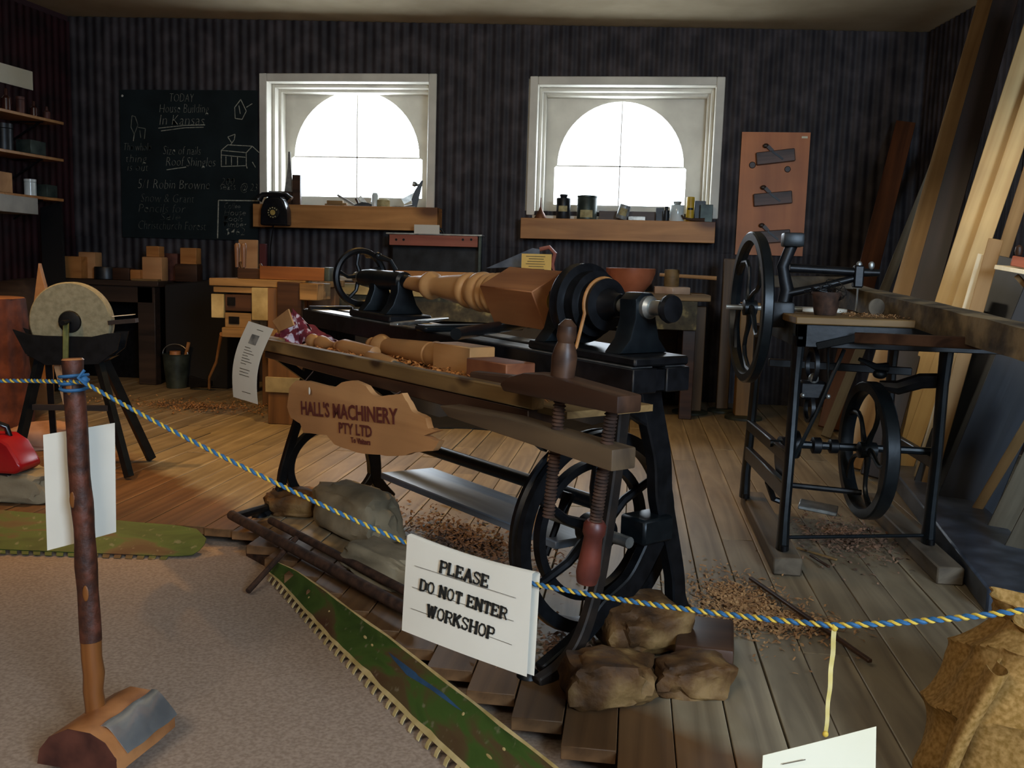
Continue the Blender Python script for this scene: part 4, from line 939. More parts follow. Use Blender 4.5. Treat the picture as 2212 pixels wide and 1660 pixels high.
for i, (v, u0, u1) in enumerate([(0.06, .45, .7)] + [(0.30 + 0.035 * k, 0.3, 0.62 + 0.1 * ((k * 7) % 3 - 1)) for k in range(7)] + [(0.58, .3, .7), (0.62, .3, .66), (0.66, .3, .7), (0.88, .4, .75)]):
    tl_.grid(lambda u, w_: pg(u0 + (u1 - u0) * u, v + 0.007 * w_) + nn_ * 0.0012, 6, 1)
part('text_lines', tl_, M_grey, nt2, solid=0.0002, kind='stuff')

# slab sign under the tray
SY = -0.50
ol = [(625, 838), (640, 822), (660, 824), (700, 833), (722, 838), (738, 826), (762, 822), (790, 834), (800, 850), (815, 858), (840, 853), (858, 853), (868, 850), (880, 870), (890, 888), (918, 904), (925, 925), (947, 930), (915, 942), (948, 955), (935, 975), (895, 978), (868, 986), (820, 984), (770, 978), (722, 960), (705, 940), (655, 935), (648, 915), (628, 903), (620, 880)]
sgo = thing('slab_sign', "orange live-edge wooden slab reading HALL'S MACHINERY PTY LTD under the lathe tray", 'sign', M=ML)
pts = [Ly(*p, SY) for p in ol]
dense = []
for i, p in enumerate(pts):
    q = pts[(i + 1) % len(pts)]
    for k in range(3):
        w_ = p.lerp(q, k / 3); dense.append((w_.x + 0.004 * noise.noise(w_ * 30), w_.z + 0.004 * noise.noise(w_ * 30 + V((5, 5, 5)))))
part('slab', MB().prism(dense, (0, SY, 0), (1, 0, 0), (0, 0, 1), -0.02), M_sign, sgo, local=True)
def signtext(txt, p0, p1, hpx, sxs, nm):
    a, b = Ly(*p0, SY - 0.003), Ly(*p1, SY - 0.003); d_ = (b - a); L_ = d_.length; ex_ = d_.normalized(); ey_ = V((-ex_.z, 0, ex_.x)); ey_ = V((ey_.x, 0, abs(ey_.z)))
    mb = MB().text(txt, a.lerp(b, 0.5), ex_, ey_, hpx, 0.0015 * hpx / 0.08, 0.0012, 1.0)
    xs = [(q - a).dot(ex_) for q in mb.v]; s_ = L_ / (max(xs) - min(xs)); c = a.lerp(b, 0.5)
    mb.v = [q + ex_ * ((q - c).dot(ex_) * (s_ - 1)) for q in mb.v]
    part(nm, mb, M_burn, sgo, local=True)
signtext("HALL'S MACHINERY", (650, 895), (858, 917), 0.070, 1, 'lettering')
signtext('PTY LTD', (732, 935), (803, 945), 0.052, 1, 'lettering')
signtext('To Visitors', (758, 956), (800, 962), 0.026, 1, 'lettering')
a = Ly(668, 845, SY - 0.012)
part('nail_mark', MB().ball(a, 0.008, 0.002, 0.014), M_white, sgo, local=True)
for p in ((655, 828), (845, 858)):
    a = Ly(*p, SY + 0.01); part('hanging_wire', MB().tube([a, V((a.x + 0.01, fy + 0.03, 0.77))], 0.002, 6), M_rust, sgo, local=True)
# ------------------------------------------------------------------ treadle scroll saw
Mx = Matrix.Identity(4)
ss = thing('treadle_scroll_saw', 'tall black treadle scroll saw with big flywheel, right of the lathe', 'saw machine', (0.95, 4.1, 0))
X = V((1, 0.11, 0)).normalized()
part('table_top', MB().box(0.63, 1.50, 3.72, 4.62, 0.975, 1.005), M_oldw, ss, bev=0.004)
part('table_frame', MB().box(0.64, 1.49, 3.74, 3.78, 0.885, 0.975).box(0.64, 1.49, 4.55, 4.59, 0.885, 0.975).box(0.64, 0.68, 3.74, 4.59, 0.885, 0.975).box(1.45, 1.49, 3.74, 4.59, 0.885, 0.975), M_cast, ss, bev=0.003)
def leg(pts, r): return MB().tube(pts, r, 10, flat=0.6)
for (x, y), (xf, yf) in (((0.655, 3.78), (0.635, 3.72)), ((0.60, 4.52), (0.585, 4.58)), ((1.24, 3.85), (1.26, 3.95)), ((1.22, 4.52), (1.24, 4.6))):
    part('leg', leg([(x, y, 0.93), (x, y + 0.02, 0.75), ((x + xf) / 2, (y + yf) / 2, 0.45), (xf, yf, 0.2), (xf, yf, 0.075)], [0.044, 0.036, 0.036, 0.038, 0.044]), M_castb, ss)
    part('bolt', MB().lathe([(0, .016), (.02, .016), (.022, .006)], (xf, yf - 0.04, 0.078)), M_cast, ss)
for z in (0.44, 0.30): part('side_rail', MB().bar((0.64, 3.74, z), (0.585, 4.56, z), 0.03, 0.05 if z > .4 else .07), M_castb, ss, bev=0.004)
for z in (0.42,): part('side_rail', MB().bar((1.25, 3.90, z), (1.235, 4.56, z), 0.03, 0.05), M_castb, ss, bev=0.004)
part('cross_rail', MB().bar((0.62, 4.3, 0.77), (1.24, 4.3, 0.755), 0.025, 0.035), M_cast, ss, bev=0.003)
part('curved_bracket', MB().tube([(1.03, 4.0, 0.72), (1.10, 3.98, 0.715), (1.18, 3.95, 0.75), (1.25, 3.9, 0.76)], [0.02, 0.03, 0.032, 0.03], 8), M_cast, ss)
part('spring_catch', MB().tube([(0.93, 3.95, 0.83), (1.0, 3.96, 0.80), (1.05, 3.96, 0.80)], [0.008, 0.014, 0.02], 8).ball((1.02, 3.96, 0.77), 0.03, 0.02, 0.02), M_castb, ss)
part('crank_shaft', MB().tube([(0.60, 3.98, 0.455), (1.26, 3.98, 0.455)], 0.016, 10), M_castb, ss)
for x, r in ((0.70, 0.06), (0.79, 0.035), (0.86, 0.03)): part('crank_collar', MB().lathe([(-.02, r * .7), (-.015, r), (.015, r), (.02, r * .7)], (x, 3.98, 0.455), X, 20), M_cast, ss)
part('crank_disc', MB().lathe([(-.012, .085), (.012, .085)], (0.655, 3.98, 0.40), X, 28), M_cast, ss)
def wheel(name, c, ro, ri, wd, nsp, parent, sp_r=0.012, curve=0.25, mat=M_castb):
    c = V(c); w_ = part(name, MB().rim(c, X, ro, 0, 0, 64, [(-wd / 2, ri), (-wd / 2, ro - .006), (-wd / 2 + .006, ro), (wd / 2 - .006, ro), (wd / 2, ro - .006), (wd / 2, ri), (0, ri - .008)]), mat, parent)
    part('hub', MB().lathe([(-wd * .7, .02), (-wd * .6, .034), (wd * .6, .034), (wd * .7, .02)], c, X, 20), mat, w_)
    for i in range(nsp):
        q = 2 * math.pi * i / nsp + 0.5; pts = []
        for k in range(8):
            f = k / 7; r = 0.02 + (ri - 0.01) * f; an = q + curve * math.sin(f * math.pi) * 1.6
            pts.append(c + V((-0.11 * math.cos(an) * r, math.cos(an) * r, math.sin(an) * r)))
        part('spoke', MB().tube(pts, [sp_r * (1.3 - .5 * math.sin(math.pi * k / 7)) for k in range(8)], 8), mat, w_)
wheel('drive_wheel', (0.985, 3.93, 0.455), 0.285, 0.245, 0.056, 5, ss)
wheel('flywheel', (0.50, 4.12, 1.02), 0.325, 0.288, 0.044, 5, ss, curve=0.5)
part('flywheel_axle', MB().tube([(0.40, 4.12, 1.02), (0.72, 4.12, 1.02)], 0.011, 10), M_steel, ss)
part('bearing_block', MB().box(0.58, 0.68, 4.06, 4.18, 0.94, 1.05), M_cast, ss, bev=0.012, seg=2)
for r, z in ((0.075, 0.80), (0.06, 0.62)): part('idler_ring', MB().rim((0.74, 3.92, z), X, r, r - 0.014, 0.016, 32), M_cast, ss)
part('idler_housing', MB().box(0.69, 0.80, 3.88, 3.97, 0.66, 0.735), M_cast, ss, bev=0.01)
part('oil_cap', MB().ball((0.745, 3.90, 0.745), 0.021, 0.021, 0.024), M_steel, ss)
for x in (0.70, 0.80): part('small_knob', MB().ball((x, 3.86, 0.68), 0.010), M_steel, ss)
pil = [(0.64, 4.14, 0.99), (0.655, 4.14, 1.10), (0.63, 4.14, 1.20), (0.665, 4.14, 1.30), (0.665, 4.14, 1.32)]
part('pillar', leg(pil, [0.035, 0.03, 0.026, 0.026, 0.024]), M_cast, ss)
part('pillar_head', MB().box(0.62, 0.71, 4.10, 4.18, 1.285, 1.345), M_castb, ss, bev=0.012, seg=2)
part('upper_arm', MB().tube([(0.66, 4.14, 1.195), (0.98, 4.14, 1.185), (1.03, 4.14, 1.185)], [0.020, 0.018, 0.015], 12), M_cast, ss)
part('lower_arm', MB().tube([(0.655, 4.14, 1.085), (0.80, 4.14, 1.12), (0.95, 4.14, 1.165)], [0.018, 0.017, 0.015], 12), M_cast, ss)
part('arm_clamp', MB().box(0.925, 0.965, 4.115, 4.165, 1.12, 1.215), M_cast, ss, bev=0.006)
for x in (0.945, 0.995): part('wing_nut', MB().ball((x, 4.13, 1.215), 0.013, 0.008, 0.018), M_steel, ss)
part('blade_guide', MB().tube([(0.945, 4.13, 1.12), (0.945, 4.13, 1.02)], 0.004, 6), M_steel, ss)
part('guard_disc', MB().lathe([(-.004, .036), (.004, .036)], (0.995, 4.0, 1.043), (0.3, -1, 0), 24), M_grey, ss)
for pts, r in (([atY(1824, 755, 3.86), atY(1760, 900, 3.86), atY(1716, 990, 3.86)], 0.008), ([atY(1788, 752, 3.9), atY(1790, 830, 3.9), atY(1768, 850, 3.9)], 0.006), ([atY(1716, 765, 3.8), atY(1706, 990, 3.8)], 0.009)):
    part('pitman_rod', MB().tube(pts, r, 8), M_castb, ss)
a, b, c = atY(1765, 748, 3.75), atY(1850, 730, 3.70), atY(2330, 752, 3.05)
part('extension_bracket', MB().bar(a, b, 0.03, 0.03), M_castb, ss, bev=0.003)
part('extension_rail', MB().bar(b, c, 0.03, 0.042), M_dark, ss, bev=0.003)
part('tie_rod', MB().tube([(0.64, 3.74, 0.115), (1.26, 3.95, 0.105)], 0.008, 8), M_castb, ss)
part('treadle_rod', MB().tube([(0.66, 3.98, 0.28), (0.98, 3.95, 0.27)], 0.012, 8), M_cast, ss)
p = atZ(1770, 1098, 0.14)
part('treadle_pad', MB().bar((p.x - 0.085, p.y + 0.02, 0.15), (p.x + 0.075, p.y - 0.02, 0.135), 0.14, 0.018), M_steel, ss, bev=0.004)
part('treadle_arm', MB().tube([(0.62, 4.1, 0.26), (0.66, p.y, 0.17), (0.72, p.y, 0.15)], 0.014, 8), M_cast, ss)
for x0, x1, y0, y1 in ((0.585, 0.695, 3.60, 4.72), (1.20, 1.30, 3.62, 4.85)):
    part('timber_skid', MB().box(x0, x1, y0, y1, 0.001, 0.072), M_grey, ss, bev=0.006)
tb = MB()
chips(tb, 500, lambda: (rnd.uniform(0.85, 1.3), rnd.uniform(3.75, 4.1)), 0.006, 0.022, 1.005, up=0.012)
part('sawdust', tb, M_shav, ss, kind='stuff')
# iron pot with wire on the table
pp = atY(1783, 668, 3.93); pot = thing('iron_pot', 'small dark iron pot full of tangled wire on the scroll saw table', 'pot', (pp.x, 3.93, 1.006))
part('body', MB().lathe([(0, .042), (.004, .044), (.075, .056), (.088, .060), (.094, .058), (.09, .05), (.02, .038), (.015, 0)], (pp.x, 3.93, 1.006), n=28), M_rust, pot)
wr_ = MB()
for k in range(7):
    pts = [V((pp.x + 0.045 * math.cos(q * 2 + k) + 0.012 * k - 0.04, 3.93 + 0.04 * math.sin(q * 3 + k), 1.10 + 0.02 * k * math.sin(q) * 0.4 + 0.012 * math.sin(q * 2))) for q in [i * 0.35 for i in range(19)]]
    wr_.tube(pts, 0.0016, 5)
part('wire_tangle', wr_, M_cast, pot, kind='stuff')
# pale boards at the back of the table
solo('sawn_board', MB().bar(atY(1655, 608, 4.50), atY(1860, 612, 4.42), 0.10, 0.055), M_grey, 'grey weathered board end lying at the back of the scroll saw table', 'board', bev=0.004)
solo('white_board', MB().box(0.72, 0.93, 4.22, 4.40, 1.006, 1.024), M_white, 'small white board flat on the scroll saw table behind the pot', 'board', bev=0.003)
# big rough beam
a, b = adapt(1832, 638, 4.42), adapt(2420, 790, 2.45)
def beam_m(a, b, w_, h_, seed, n=24, am=0.006):
    mb = MB(); d_ = (b - a).normalized(); sd_ = d_.cross(V((0, 0, 1))).normalized(); up_ = sd_.cross(d_)
    ring = [(-.5, -.5), (0, -.5), (.5, -.5), (.5, 0), (.5, .5), (0.1, .5), (-.3, .52), (-.5, .45), (-.52, 0)]
    for i in range(n + 1):
        p = a.lerp(b, i / n)
        for j, (x, y) in enumerate(ring):
            e = noise.noise(V((i * 0.5, j * 1.7, seed))) * am; mb.v.append(p + sd_ * (x * w_ + e) + up_ * (y * h_ + e))
    m_ = len(ring)
    for i in range(n):
        for j in range(m_): mb.f.append((i * m_ + j, i * m_ + (j + 1) % m_, (i + 1) * m_ + (j + 1) % m_, (i + 1) * m_ + j))
    mb.f += [tuple(range(m_))[::-1], tuple(n * m_ + j for j in range(m_))]
    return mb
M_beam = mottle('rough_beam', '#3a3025', '#94805f', 9, 0.75, bump=0.9, mid='#66573f', bd=0.01)
rbm = thing('rough_sawn_beam', 'heavy rough-sawn beam resting on the scroll saw table and running out to the right', 'beam', tuple(a))
part('beam', beam_m(a, b, 0.12, 0.098, 3), M_beam, rbm)
# wide squared timber on the floor at the right
a, b = V((1.66, 5.5, 0.05)), V((1.42, 3.3, 0.05))
M_blk = mottle('blue_black_varnished_timber', '#262c36', '#4a525f', 7, 0.35, bump=0.3, mid='#353c48')
solo('floor_timber', MB().bar(a, b, 0.30, 0.095), M_blk, 'wide dark glossy timber lying on the floor right of the scroll saw', 'beam', bev=0.008)

# ------------------------------------------------------------------ leaning timber
def lean(base, top, wpx, label, mat, th=0.025, yb=None, top_y=None, top_d=None, wm=None, cat='board', name='leaning_board'):
    a = atZ(*base, 0.0)
    if top_d: b = adapt(*top, top_d)
    else: b = atY(*top, top_y)
    w_ = wm or wpx * (a - C0).length / 2000
    f = (C0 - a.lerp(b, .5)).normalized()
    d_ = (b - a).normalized(); a2 = a + V((0, 0, 0.012)) + d_ * 0.0
    c = a2; rot = None
    mb = MB().bar(a2 + d_ * w_ * 0.12, b, w_, th, f)
    L_ = (b - a2).length
    # local frame: object z axis along the board so the grain follows it
    zz = d_; yy = (f - zz * f.dot(zz)).normalized(); xx = yy.cross(zz)
    Mo = Matrix((xx, yy, zz)).transposed().to_4x4(); Mo.translation = a2
    mb.xf(Mo.inverted())
    lo = min((Mo @ v_).z for v_ in mb.v)
    o = bpy.data.objects.new(name, _mesh(name, mb, mat, 0.003)); COL.objects.link(o); Mo.translation += V((0, 0, 0.002 - lo)); o.matrix_world = Mo; XF[o] = Mo
    o['label'] = label; o['category'] = cat; o['group'] = 'timber leaning in the right corner'
    return o
W_red = wood('red_brown_board', '#4c2a18', '#744425', 'z', 0.5, 8); W_gr = wood('grey_board', '#5f5848', '#8a8270', 'z', 0.7, 8)
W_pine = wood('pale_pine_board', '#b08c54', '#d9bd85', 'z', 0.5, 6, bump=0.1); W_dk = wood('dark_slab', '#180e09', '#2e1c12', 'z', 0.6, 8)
W_ol = wood('olive_board', '#6a5a30', '#8c7840', 'z', 0.6, 7); W_wh = wood('bright_sapwood', '#cdbb98', '#ece0c4', 'z', 0.5, 6, bump=0.1)
W_tan = wood('tan_board', '#86663e', '#ab8a5c', 'z', 0.6, 8, knots=3)
lean((1788, 932), (1957, 262), 42, 'broad red-brown board standing in the right back corner', W_red, top_y=8.45)
lean((1782, 950), (2034, 318), 20, 'thin grey batten leaning just right of the red-brown board', W_gr, top_y=8.0)
lean((1838, 1018), (2142, -40), 36, 'very long rough board with pinkish lower half, reaching the ceiling', W_tan, top_y=6.9, th=0.04)
lean((1885, 1040), (2188, -60), 50, 'dark brown waney slab behind the long pale board', W_dk, top_y=6.5, th=0.04)
lean((1905, 1040), (2052, 470), 20, 'narrow olive batten at the left edge of the bright pine board', W_ol, top_y=6.6)
lean((1925, 1030), (2262, -20), 34, 'bright yellow pine board, the widest of the leaning timber', W_pine, top_d=5.2, wm=0.13)
lean((1945, 1040), (2290, 30), 20, 'second pine board overlapping the bright one on its right', W_pine, top_d=5.1, wm=0.09)
lean((1974, 1066), (2124, 545), 20, 'short cream batten with a bright cut face', W_wh, top_d=4.75, wm=0.05)
lean((1996, 1080), (2152, 512), 26, 'short thick tan board right of the cream batten', W_tan, top_d=4.7, wm=0.07, th=0.035)
lean((2020, 1010), (2300, 130), 20, 'long tan board rising out of the picture at the right', W_tan, top_d=4.9, wm=0.07)
lean((1990, 985), (2215, 210), 22, 'grey-blue board behind the pine boards', W_gr, top_d=6.2, wm=0.10)
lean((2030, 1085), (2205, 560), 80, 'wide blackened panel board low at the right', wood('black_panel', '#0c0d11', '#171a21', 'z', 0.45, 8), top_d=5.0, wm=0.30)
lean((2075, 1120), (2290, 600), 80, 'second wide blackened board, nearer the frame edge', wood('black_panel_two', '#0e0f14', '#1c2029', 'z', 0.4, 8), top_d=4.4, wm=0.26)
lean((2092, 1135), (2260, 850), 18, 'thin brown batten low at the right edge', W_tan, top_d=4.0, wm=0.045)
lean((2150, 1180), (2290, 900), 48, 'grey weathered board low at the right edge', W_gr, top_d=3.7, wm=0.12)
lean((2190, 1225), (2330, 960), 48, 'grey board nearest the viewer in the right corner', W_gr, top_d=3.3, wm=0.12)
# small shelf on the right with a wooden plane
sp = adapt(2164, 578, 4.6)
sh_ = thing('bracket_shelf', 'narrow pale shelf on a strut at the right frame edge', 'shelf', (sp.x, sp.y, sp.z))
q0, q1 = adapt(2164, 578, 4.6), adapt(2300, 602, 4.4)
part('shelf_board', MB().bar(q0, q1, 0.20, 0.022), W_wh, sh_, bev=0.002)
part('strut', MB().bar(adapt(2196, 596, 4.55), adapt(2235, 640, 4.5), 0.03, 0.02), W_tan, sh_)
q2 = adapt(2200, 565, 4.52)
pn = thing('wooden_plane', 'small red-brown wooden plane on the bracket shelf at the right edge', 'plane', tuple(q2))
part('body', MB().bar(adapt(2186, 566, 4.52) + V((0, 0, .006)), adapt(2290, 584, 4.40) + V((0, 0, .006)), 0.05, 0.05), wood('plane_body', '#8a4a34', '#a8614a', 'x', 0.4, 8), pn, bev=0.004)
part('handle', MB().lathe([(0, .014), (.02, .02), (.04, .016), (.05, .004)], adapt(2200, 552, 4.5)), M_dark, pn)

# ------------------------------------------------------------------ back wall: plane display and blackboard
yb_ = YB - 0.042
a, b, c = atY(1603, 285, yb_), atY(1751, 287, yb_), atY(1588, 550, yb_); zt, zb_ = (a.z + b.z) / 2, c.z
db = thing('display_board', 'orange plywood board on the back wall showing three old wooden planes', 'board', ((a.x + b.x) / 2, yb_, zb_))
part('plywood_panel', MB().box(a.x, b.x, yb_ - 0.006, yb_ + 0.006, zb_, zt), wood('orange_plywood', '#a85f2c', '#c67a40', 'z', 0.5, 4, bump=0.05), db)
for (px, py, w_, h_) in ((1738, 297, 0.05, 0.018), (1706, 537, 0.09, 0.05)):
    q = atY(px, py, yb_); part('small_label', MB().box(q.x - w_ / 2, q.x + w_ / 2, yb_ - 0.008, yb_ - 0.006, q.z - h_ / 2, q.z + h_ / 2), M_paperw if h_ < .03 else M_pine, db)
for px, py, r in ((1625, 357, 0.03), (1701, 366, 0.028)):
    q = atY(px, py, yb_); part('knot_disc', MB().lathe([(0, r), (0.006, r * .8)], (q.x, yb_ - 0.006, q.z), (0, -1, 0), 16), M_dark, db)
M_plw = wood('old_plane_wood', '#3a2820', '#6a4e42', 'x', 0.5, 12)
for k, (px, py) in enumerate(((1674, 340), (1668, 430), (1664, 512))):
    q = atY(px, py, yb_); M_ = Matrix.Translation((q.x, yb_ - 0.006, q.z)) @ Matrix.Rotation(-0.13 + 0.02 * k, 4, 'Y')
    t = thing('wooden_plane', ['topmost', 'middle', 'lowest'][k] + ' of the three dark wooden planes on the orange board', 'plane', M=M_, group='planes on the display board')
    part('body', MB().box(-0.165, 0.165, -0.045, 0, -0.055, 0.055), M_plw, t, local=True, bev=0.006)
    part('wedge', MB().bar((-0.02, -0.025, 0.05), (-0.06, -0.025, 0.10), 0.03, 0.02, (0, 1, 0)).ball((-0.075, -0.025, 0.105), 0.026, 0.014, 0.02), M_dark, t, local=True)
    part('iron_slot', MB().bar((0.06, -0.047, -0.03), (-0.03, -0.047, 0.05), 0.016, 0.005, (0, 1, 0)), M_cast, t, local=True)
# blackboard
bbx0, bbx1, bbz0, bbz1 = -4.965, -3.585, 1.36, 2.755
ybb = YB - 0.045
bbd = thing('blackboard', 'large blackboard with chalked notes and a drawing of a house, left of the windows', 'blackboard', ((bbx0 + bbx1) / 2, ybb, bbz0))
part('board_panel', MB().box(bbx0, bbx1, ybb, ybb + 0.015, bbz0, bbz1), mottle('green_black_slate', '#131a1b', '#1c2527', 3, 0.8, bump=0.05, spec=0.2), bbd)
M_chalk = mottle('chalk', '#77776a', '#b5b3a0', 50, 0.95, bump=0); M_chalkd = mottle('rubbed_chalk', '#4d5048', '#7f8071', 40, 0.95, bump=0)
def chalk(txt, px, py, h, wpx, mat=M_chalk, sl=0.0, slant=0.18):
    q = atY(px, py, ybb); d_ = V((math.cos(sl), 0, math.sin(sl))); u_ = V((-math.sin(sl), 0, math.cos(sl)))
    o_ = V((q.x, ybb - 0.001, q.z - h * 0.35)); mb = MB().text(txt, o_, d_, u_, h, -0.004, 0.0012, 1.0, shear=slant)
    xs = [(v_ - o_).dot(d_) for v_ in mb.v]; s_ = wpx * 0.0046 / max(1e-3, max(xs) - min(xs)); mid = (max(xs) + min(xs)) / 2
    mb.v = [v_ + d_ * (((v_ - o_).dot(d_) - mid) * s_ - (v_ - o_).dot(d_)) + u_ * 0.006 * noise.noise(v_ * 14) for v_ in mb.v]
    part('chalk_words', mb, mat, bbd, kind='stuff')
for t_args in (('TODAY', 393, 211, .115, 52), ('House Building', 398, 234, .12, 108), ('In Kansas', 393, 259, .14, 98), ('Size of nails', 393, 325, .12, 82), ('Roof Shingles', 412, 349, .13, 108),
               ('The whole', 297, 317, .11, 60), ('thing', 295, 342, .11, 46), ('is out', 298, 361, .11, 46), ("5/1 Robin Browne", 375, 398, .13, 158), ('200', 492, 392, .10, 28), ('seats', 492, 403, .09, 34), ('@ 23', 538, 404, .10, 36)): chalk(*t_args)
for t_args in (('Snow & Grant', 362, 428, .12, 118), ('Pencils for', 350, 450, .12, 104), ('Sale', 368, 468, .10, 44), ('Christchurch Forest', 372, 487, .12, 150), ('Coffee', 502, 445, .09, 34), ('House', 508, 459, .08, 46), ('Tools', 504, 472, .08, 40), ('Timber', 508, 485, .08, 50), ('$462', 508, 500, .10, 42)): chalk(*t_args, M_chalkd if t_args[1] < 400 else M_chalk)
def cl(pts, w_=0.007, mat=M_chalk, nm='chalk_line'):
    mb = MB()
    for p_, q_ in zip(pts, pts[1:]):
        a, b = atY(*p_, ybb - 0.001), atY(*q_, ybb - 0.001); mb.bar(a, b, 0.001, w_, (0, 0, 1)) if abs(a.x - b.x) > abs(a.z - b.z) else mb.bar(a, b, w_, 0.001, (0, -1, 0))
    part(nm, mb, mat, bbd)
cl([(342, 277), (400, 271), (443, 270)]); cl([(348, 283), (400, 276), (440, 275)]); cl([(360, 367), (402, 361)], 0.008)
cl([(470, 515), (472, 433), (560, 434)], 0.010)
cl([(478, 325), (478, 360), (532, 358), (532, 330), (478, 325), (492, 313), (545, 316), (532, 330)]); cl([(545, 316), (560, 330)]); cl([(532, 358), (534, 364)]); cl([(545, 350), (552, 362)]); cl([(478, 335), (530, 340)]); cl([(488, 338), (488, 356)]); cl([(500, 339), (500, 357)]); cl([(513, 340), (513, 357)])
cl([(500, 308), (492, 296), (508, 290), (506, 302), (498, 313)])
cl([(520, 215), (507, 232), (508, 256), (523, 258), (532, 240), (520, 215)]); cl([(516, 228), (519, 246)]); cl([(532, 232), (545, 224)])
cl([(285, 250), (283, 275), (290, 290), (298, 270), (292, 252), (285, 250)], mat=M_chalkd); cl([(290, 290), (288, 305)]); cl([(298, 275), (314, 278), (312, 300)], mat=M_chalkd); cl([(302, 282), (304, 298)], mat=M_chalkd)
part('nail_head', MB().lathe([(0, .012), (.006, .006)], atY(264, 207, ybb), (0, -1, 0), 10), M_white, bbd)
# ------------------------------------------------------------------ things on the window ledges
LZ = [(atY(546, 437, 8.36).z + atY(945, 452, 8.36).z) / 2, (atY(1125, 470, 8.36).z + atY(1546, 480, 8.36).z) / 2]
LY = 8.47; PXM = 8.47 / 0.99 / 2000
def lx(px, y=LY): return atY(px, 450, y).x
def hh(n): return n * 0.00425
M_tin = mottle('dull_green_tin', '#26302e', '#47524b', 9, 0.45, 0.4, 0.1); M_tinb = mottle('dark_tin', '#17191c', '#2b2f33', 9, 0.4, 0.4, 0.1)
M_lab = mottle('faded_label', '#8a7d55', '#b3a678', 20, 0.8); M_yt = mottle('yellow_tin', '#b38f22', '#d6b23a', 8, 0.45)
M_jar = mottle('cloudy_glass', '#b8c4c4', '#dde4e2', 4, 0.15, bump=0); M_bake = mottle('black_bakelite', '#0d0e12', '#16181d', 9, 0.22, bump=0.02)
# telephone on the left end of the ledge, hung over the front
tx = lx(600, 8.33)
ph = thing('wall_telephone', 'old black dial telephone fixed to the left end of the left window ledge', 'telephone', (tx, 8.32, 1.44))
z0p = atY(600, 488, 8.3).z
part('case', MB().prism([(-.13, 0), (.13, 0), (.125, .14), (.09, .235), (.05, .255), (-.05, .255), (-.09, .235), (-.125, .14)], (tx, 8.345, z0p), (1, 0, 0), (0, 0, 1), 0.12), M_bake, ph, bev=0.02, seg=3)
part('handset', MB().tube([(tx - .15, 8.25, z0p + .235), (tx - .11, 8.25, z0p + .275), (tx, 8.25, z0p + .285), (tx + .11, 8.25, z0p + .275), (tx + .15, 8.25, z0p + .235)], [.038, .024, .02, .024, .038], 12), M_bake, ph)
dc = V((tx + 0.0, 8.222, z0p + 0.115))
dial = part('dial', MB().lathe([(0, .062), (.012, .06), (.014, .05)], dc, (0, -1, 0), 28), M_cast, ph)
part('dial_centre', MB().lathe([(0.013, .026), (.018, .024), (.019, .004)], dc, (0, -1, 0), 20), mottle('brass_dial_centre', '#a98f45', '#c9b06a', 20, 0.4, 0.5), dial)
for i in range(10):
    q = 0.6 + i * 0.52; part('finger_hole', MB().lathe([(0.013, .0075), (.0155, .006)], dc + V((math.cos(q) * .043, 0, math.sin(q) * .043)), (0, -1, 0), 10), M_lab, dial)
part('cradle', MB().box(tx - .06, tx + .06, 8.235, 8.30, z0p + .25, z0p + .285), M_bake, ph, bev=0.006)
part('cord', MB().tube([(tx - .03, 8.30, z0p + .01), (tx - .035, 8.24, z0p - .2), (tx - .02, 8.2, z0p - .45), (tx, 8.1, z0p - .7), (tx - .01, 8.0, 0.98)], 0.006, 6), M_cast, ph)
solo('timber_offcut', MB().box(lx(578), lx(632), 8.50, 8.56, LZ[0], LZ[0] + .13), M_dark, 'brown offcut behind the telephone on the left window ledge', 'wood block', bev=.003)
x = lx(620)
solo('handsaw_blade', MB().prism([(-.075, 0), (.06, 0), (.03, .18), (.012, .36), (.006, .50), (-.018, .50), (-.022, .36), (-.045, .18)], (x, 8.545, LZ[0]), (1, 0, 0), (0, 0, 1), .004), M_steel, 'tall tapering metal tool standing on end beside the telephone', 'saw', bev=0.001)
solo('wooden_upright', MB().box(lx(632), lx(649), 8.46, 8.50, LZ[0], LZ[0] + hh(66)), M_dark, 'short upright piece of wood at the left side of the left window', 'wood block', bev=.002)
# metal planes on the left ledge
def hand_plane(px, y, z, rz, sc, label, mat=M_cast, tilt=0.0):
    M_ = Matrix.Translation((lx(px), y, z)) @ Matrix.Rotation(rz, 4, 'Z') @ Matrix.Rotation(tilt, 4, 'Y')
    t = thing('metal_hand_plane', label, 'hand plane', M=M_)
    s = sc
    part('sole', MB().prism([(-.11 * s, 0), (.11 * s, 0), (.11 * s, .012 * s), (.03 * s, .04 * s), (-.03 * s, .045 * s), (-.11 * s, .015 * s)], (0, .025 * s, 0), (1, 0, 0), (0, 0, 1), .05 * s), M_steel if mat is None else mat, t, local=True, bev=.002)
    part('front_knob', MB().lathe([(0, .012 * s), (.02 * s, .009 * s), (.035 * s, .018 * s), (.052 * s, .015 * s), (.058 * s, .003)], (.075 * s, 0, .012 * s), n=14), M_steel, t, local=True)
    part('rear_tote', MB().tube([(-.07 * s, 0, .01 * s), (-.075 * s, 0, .04 * s), (-.095 * s, 0, .08 * s)], [.014 * s, .011 * s, .014 * s], 8), M_dark, t, local=True)
    part('blade', MB().bar((.02 * s, 0, .012 * s), (-.06 * s, 0, .10 * s), .04 * s, .005 * s, (0, 1, 0)), M_steel, t, local=True)
hand_plane(790, 8.45, LZ[0], 0.2, 0.9, 'small metal hand plane in the middle of the left window ledge')
hand_plane(905, 8.47, LZ[0] + .10, 0.3, 1.35, 'metal hand plane standing on its heel at the right end of the left window ledge', tilt=-1.35)
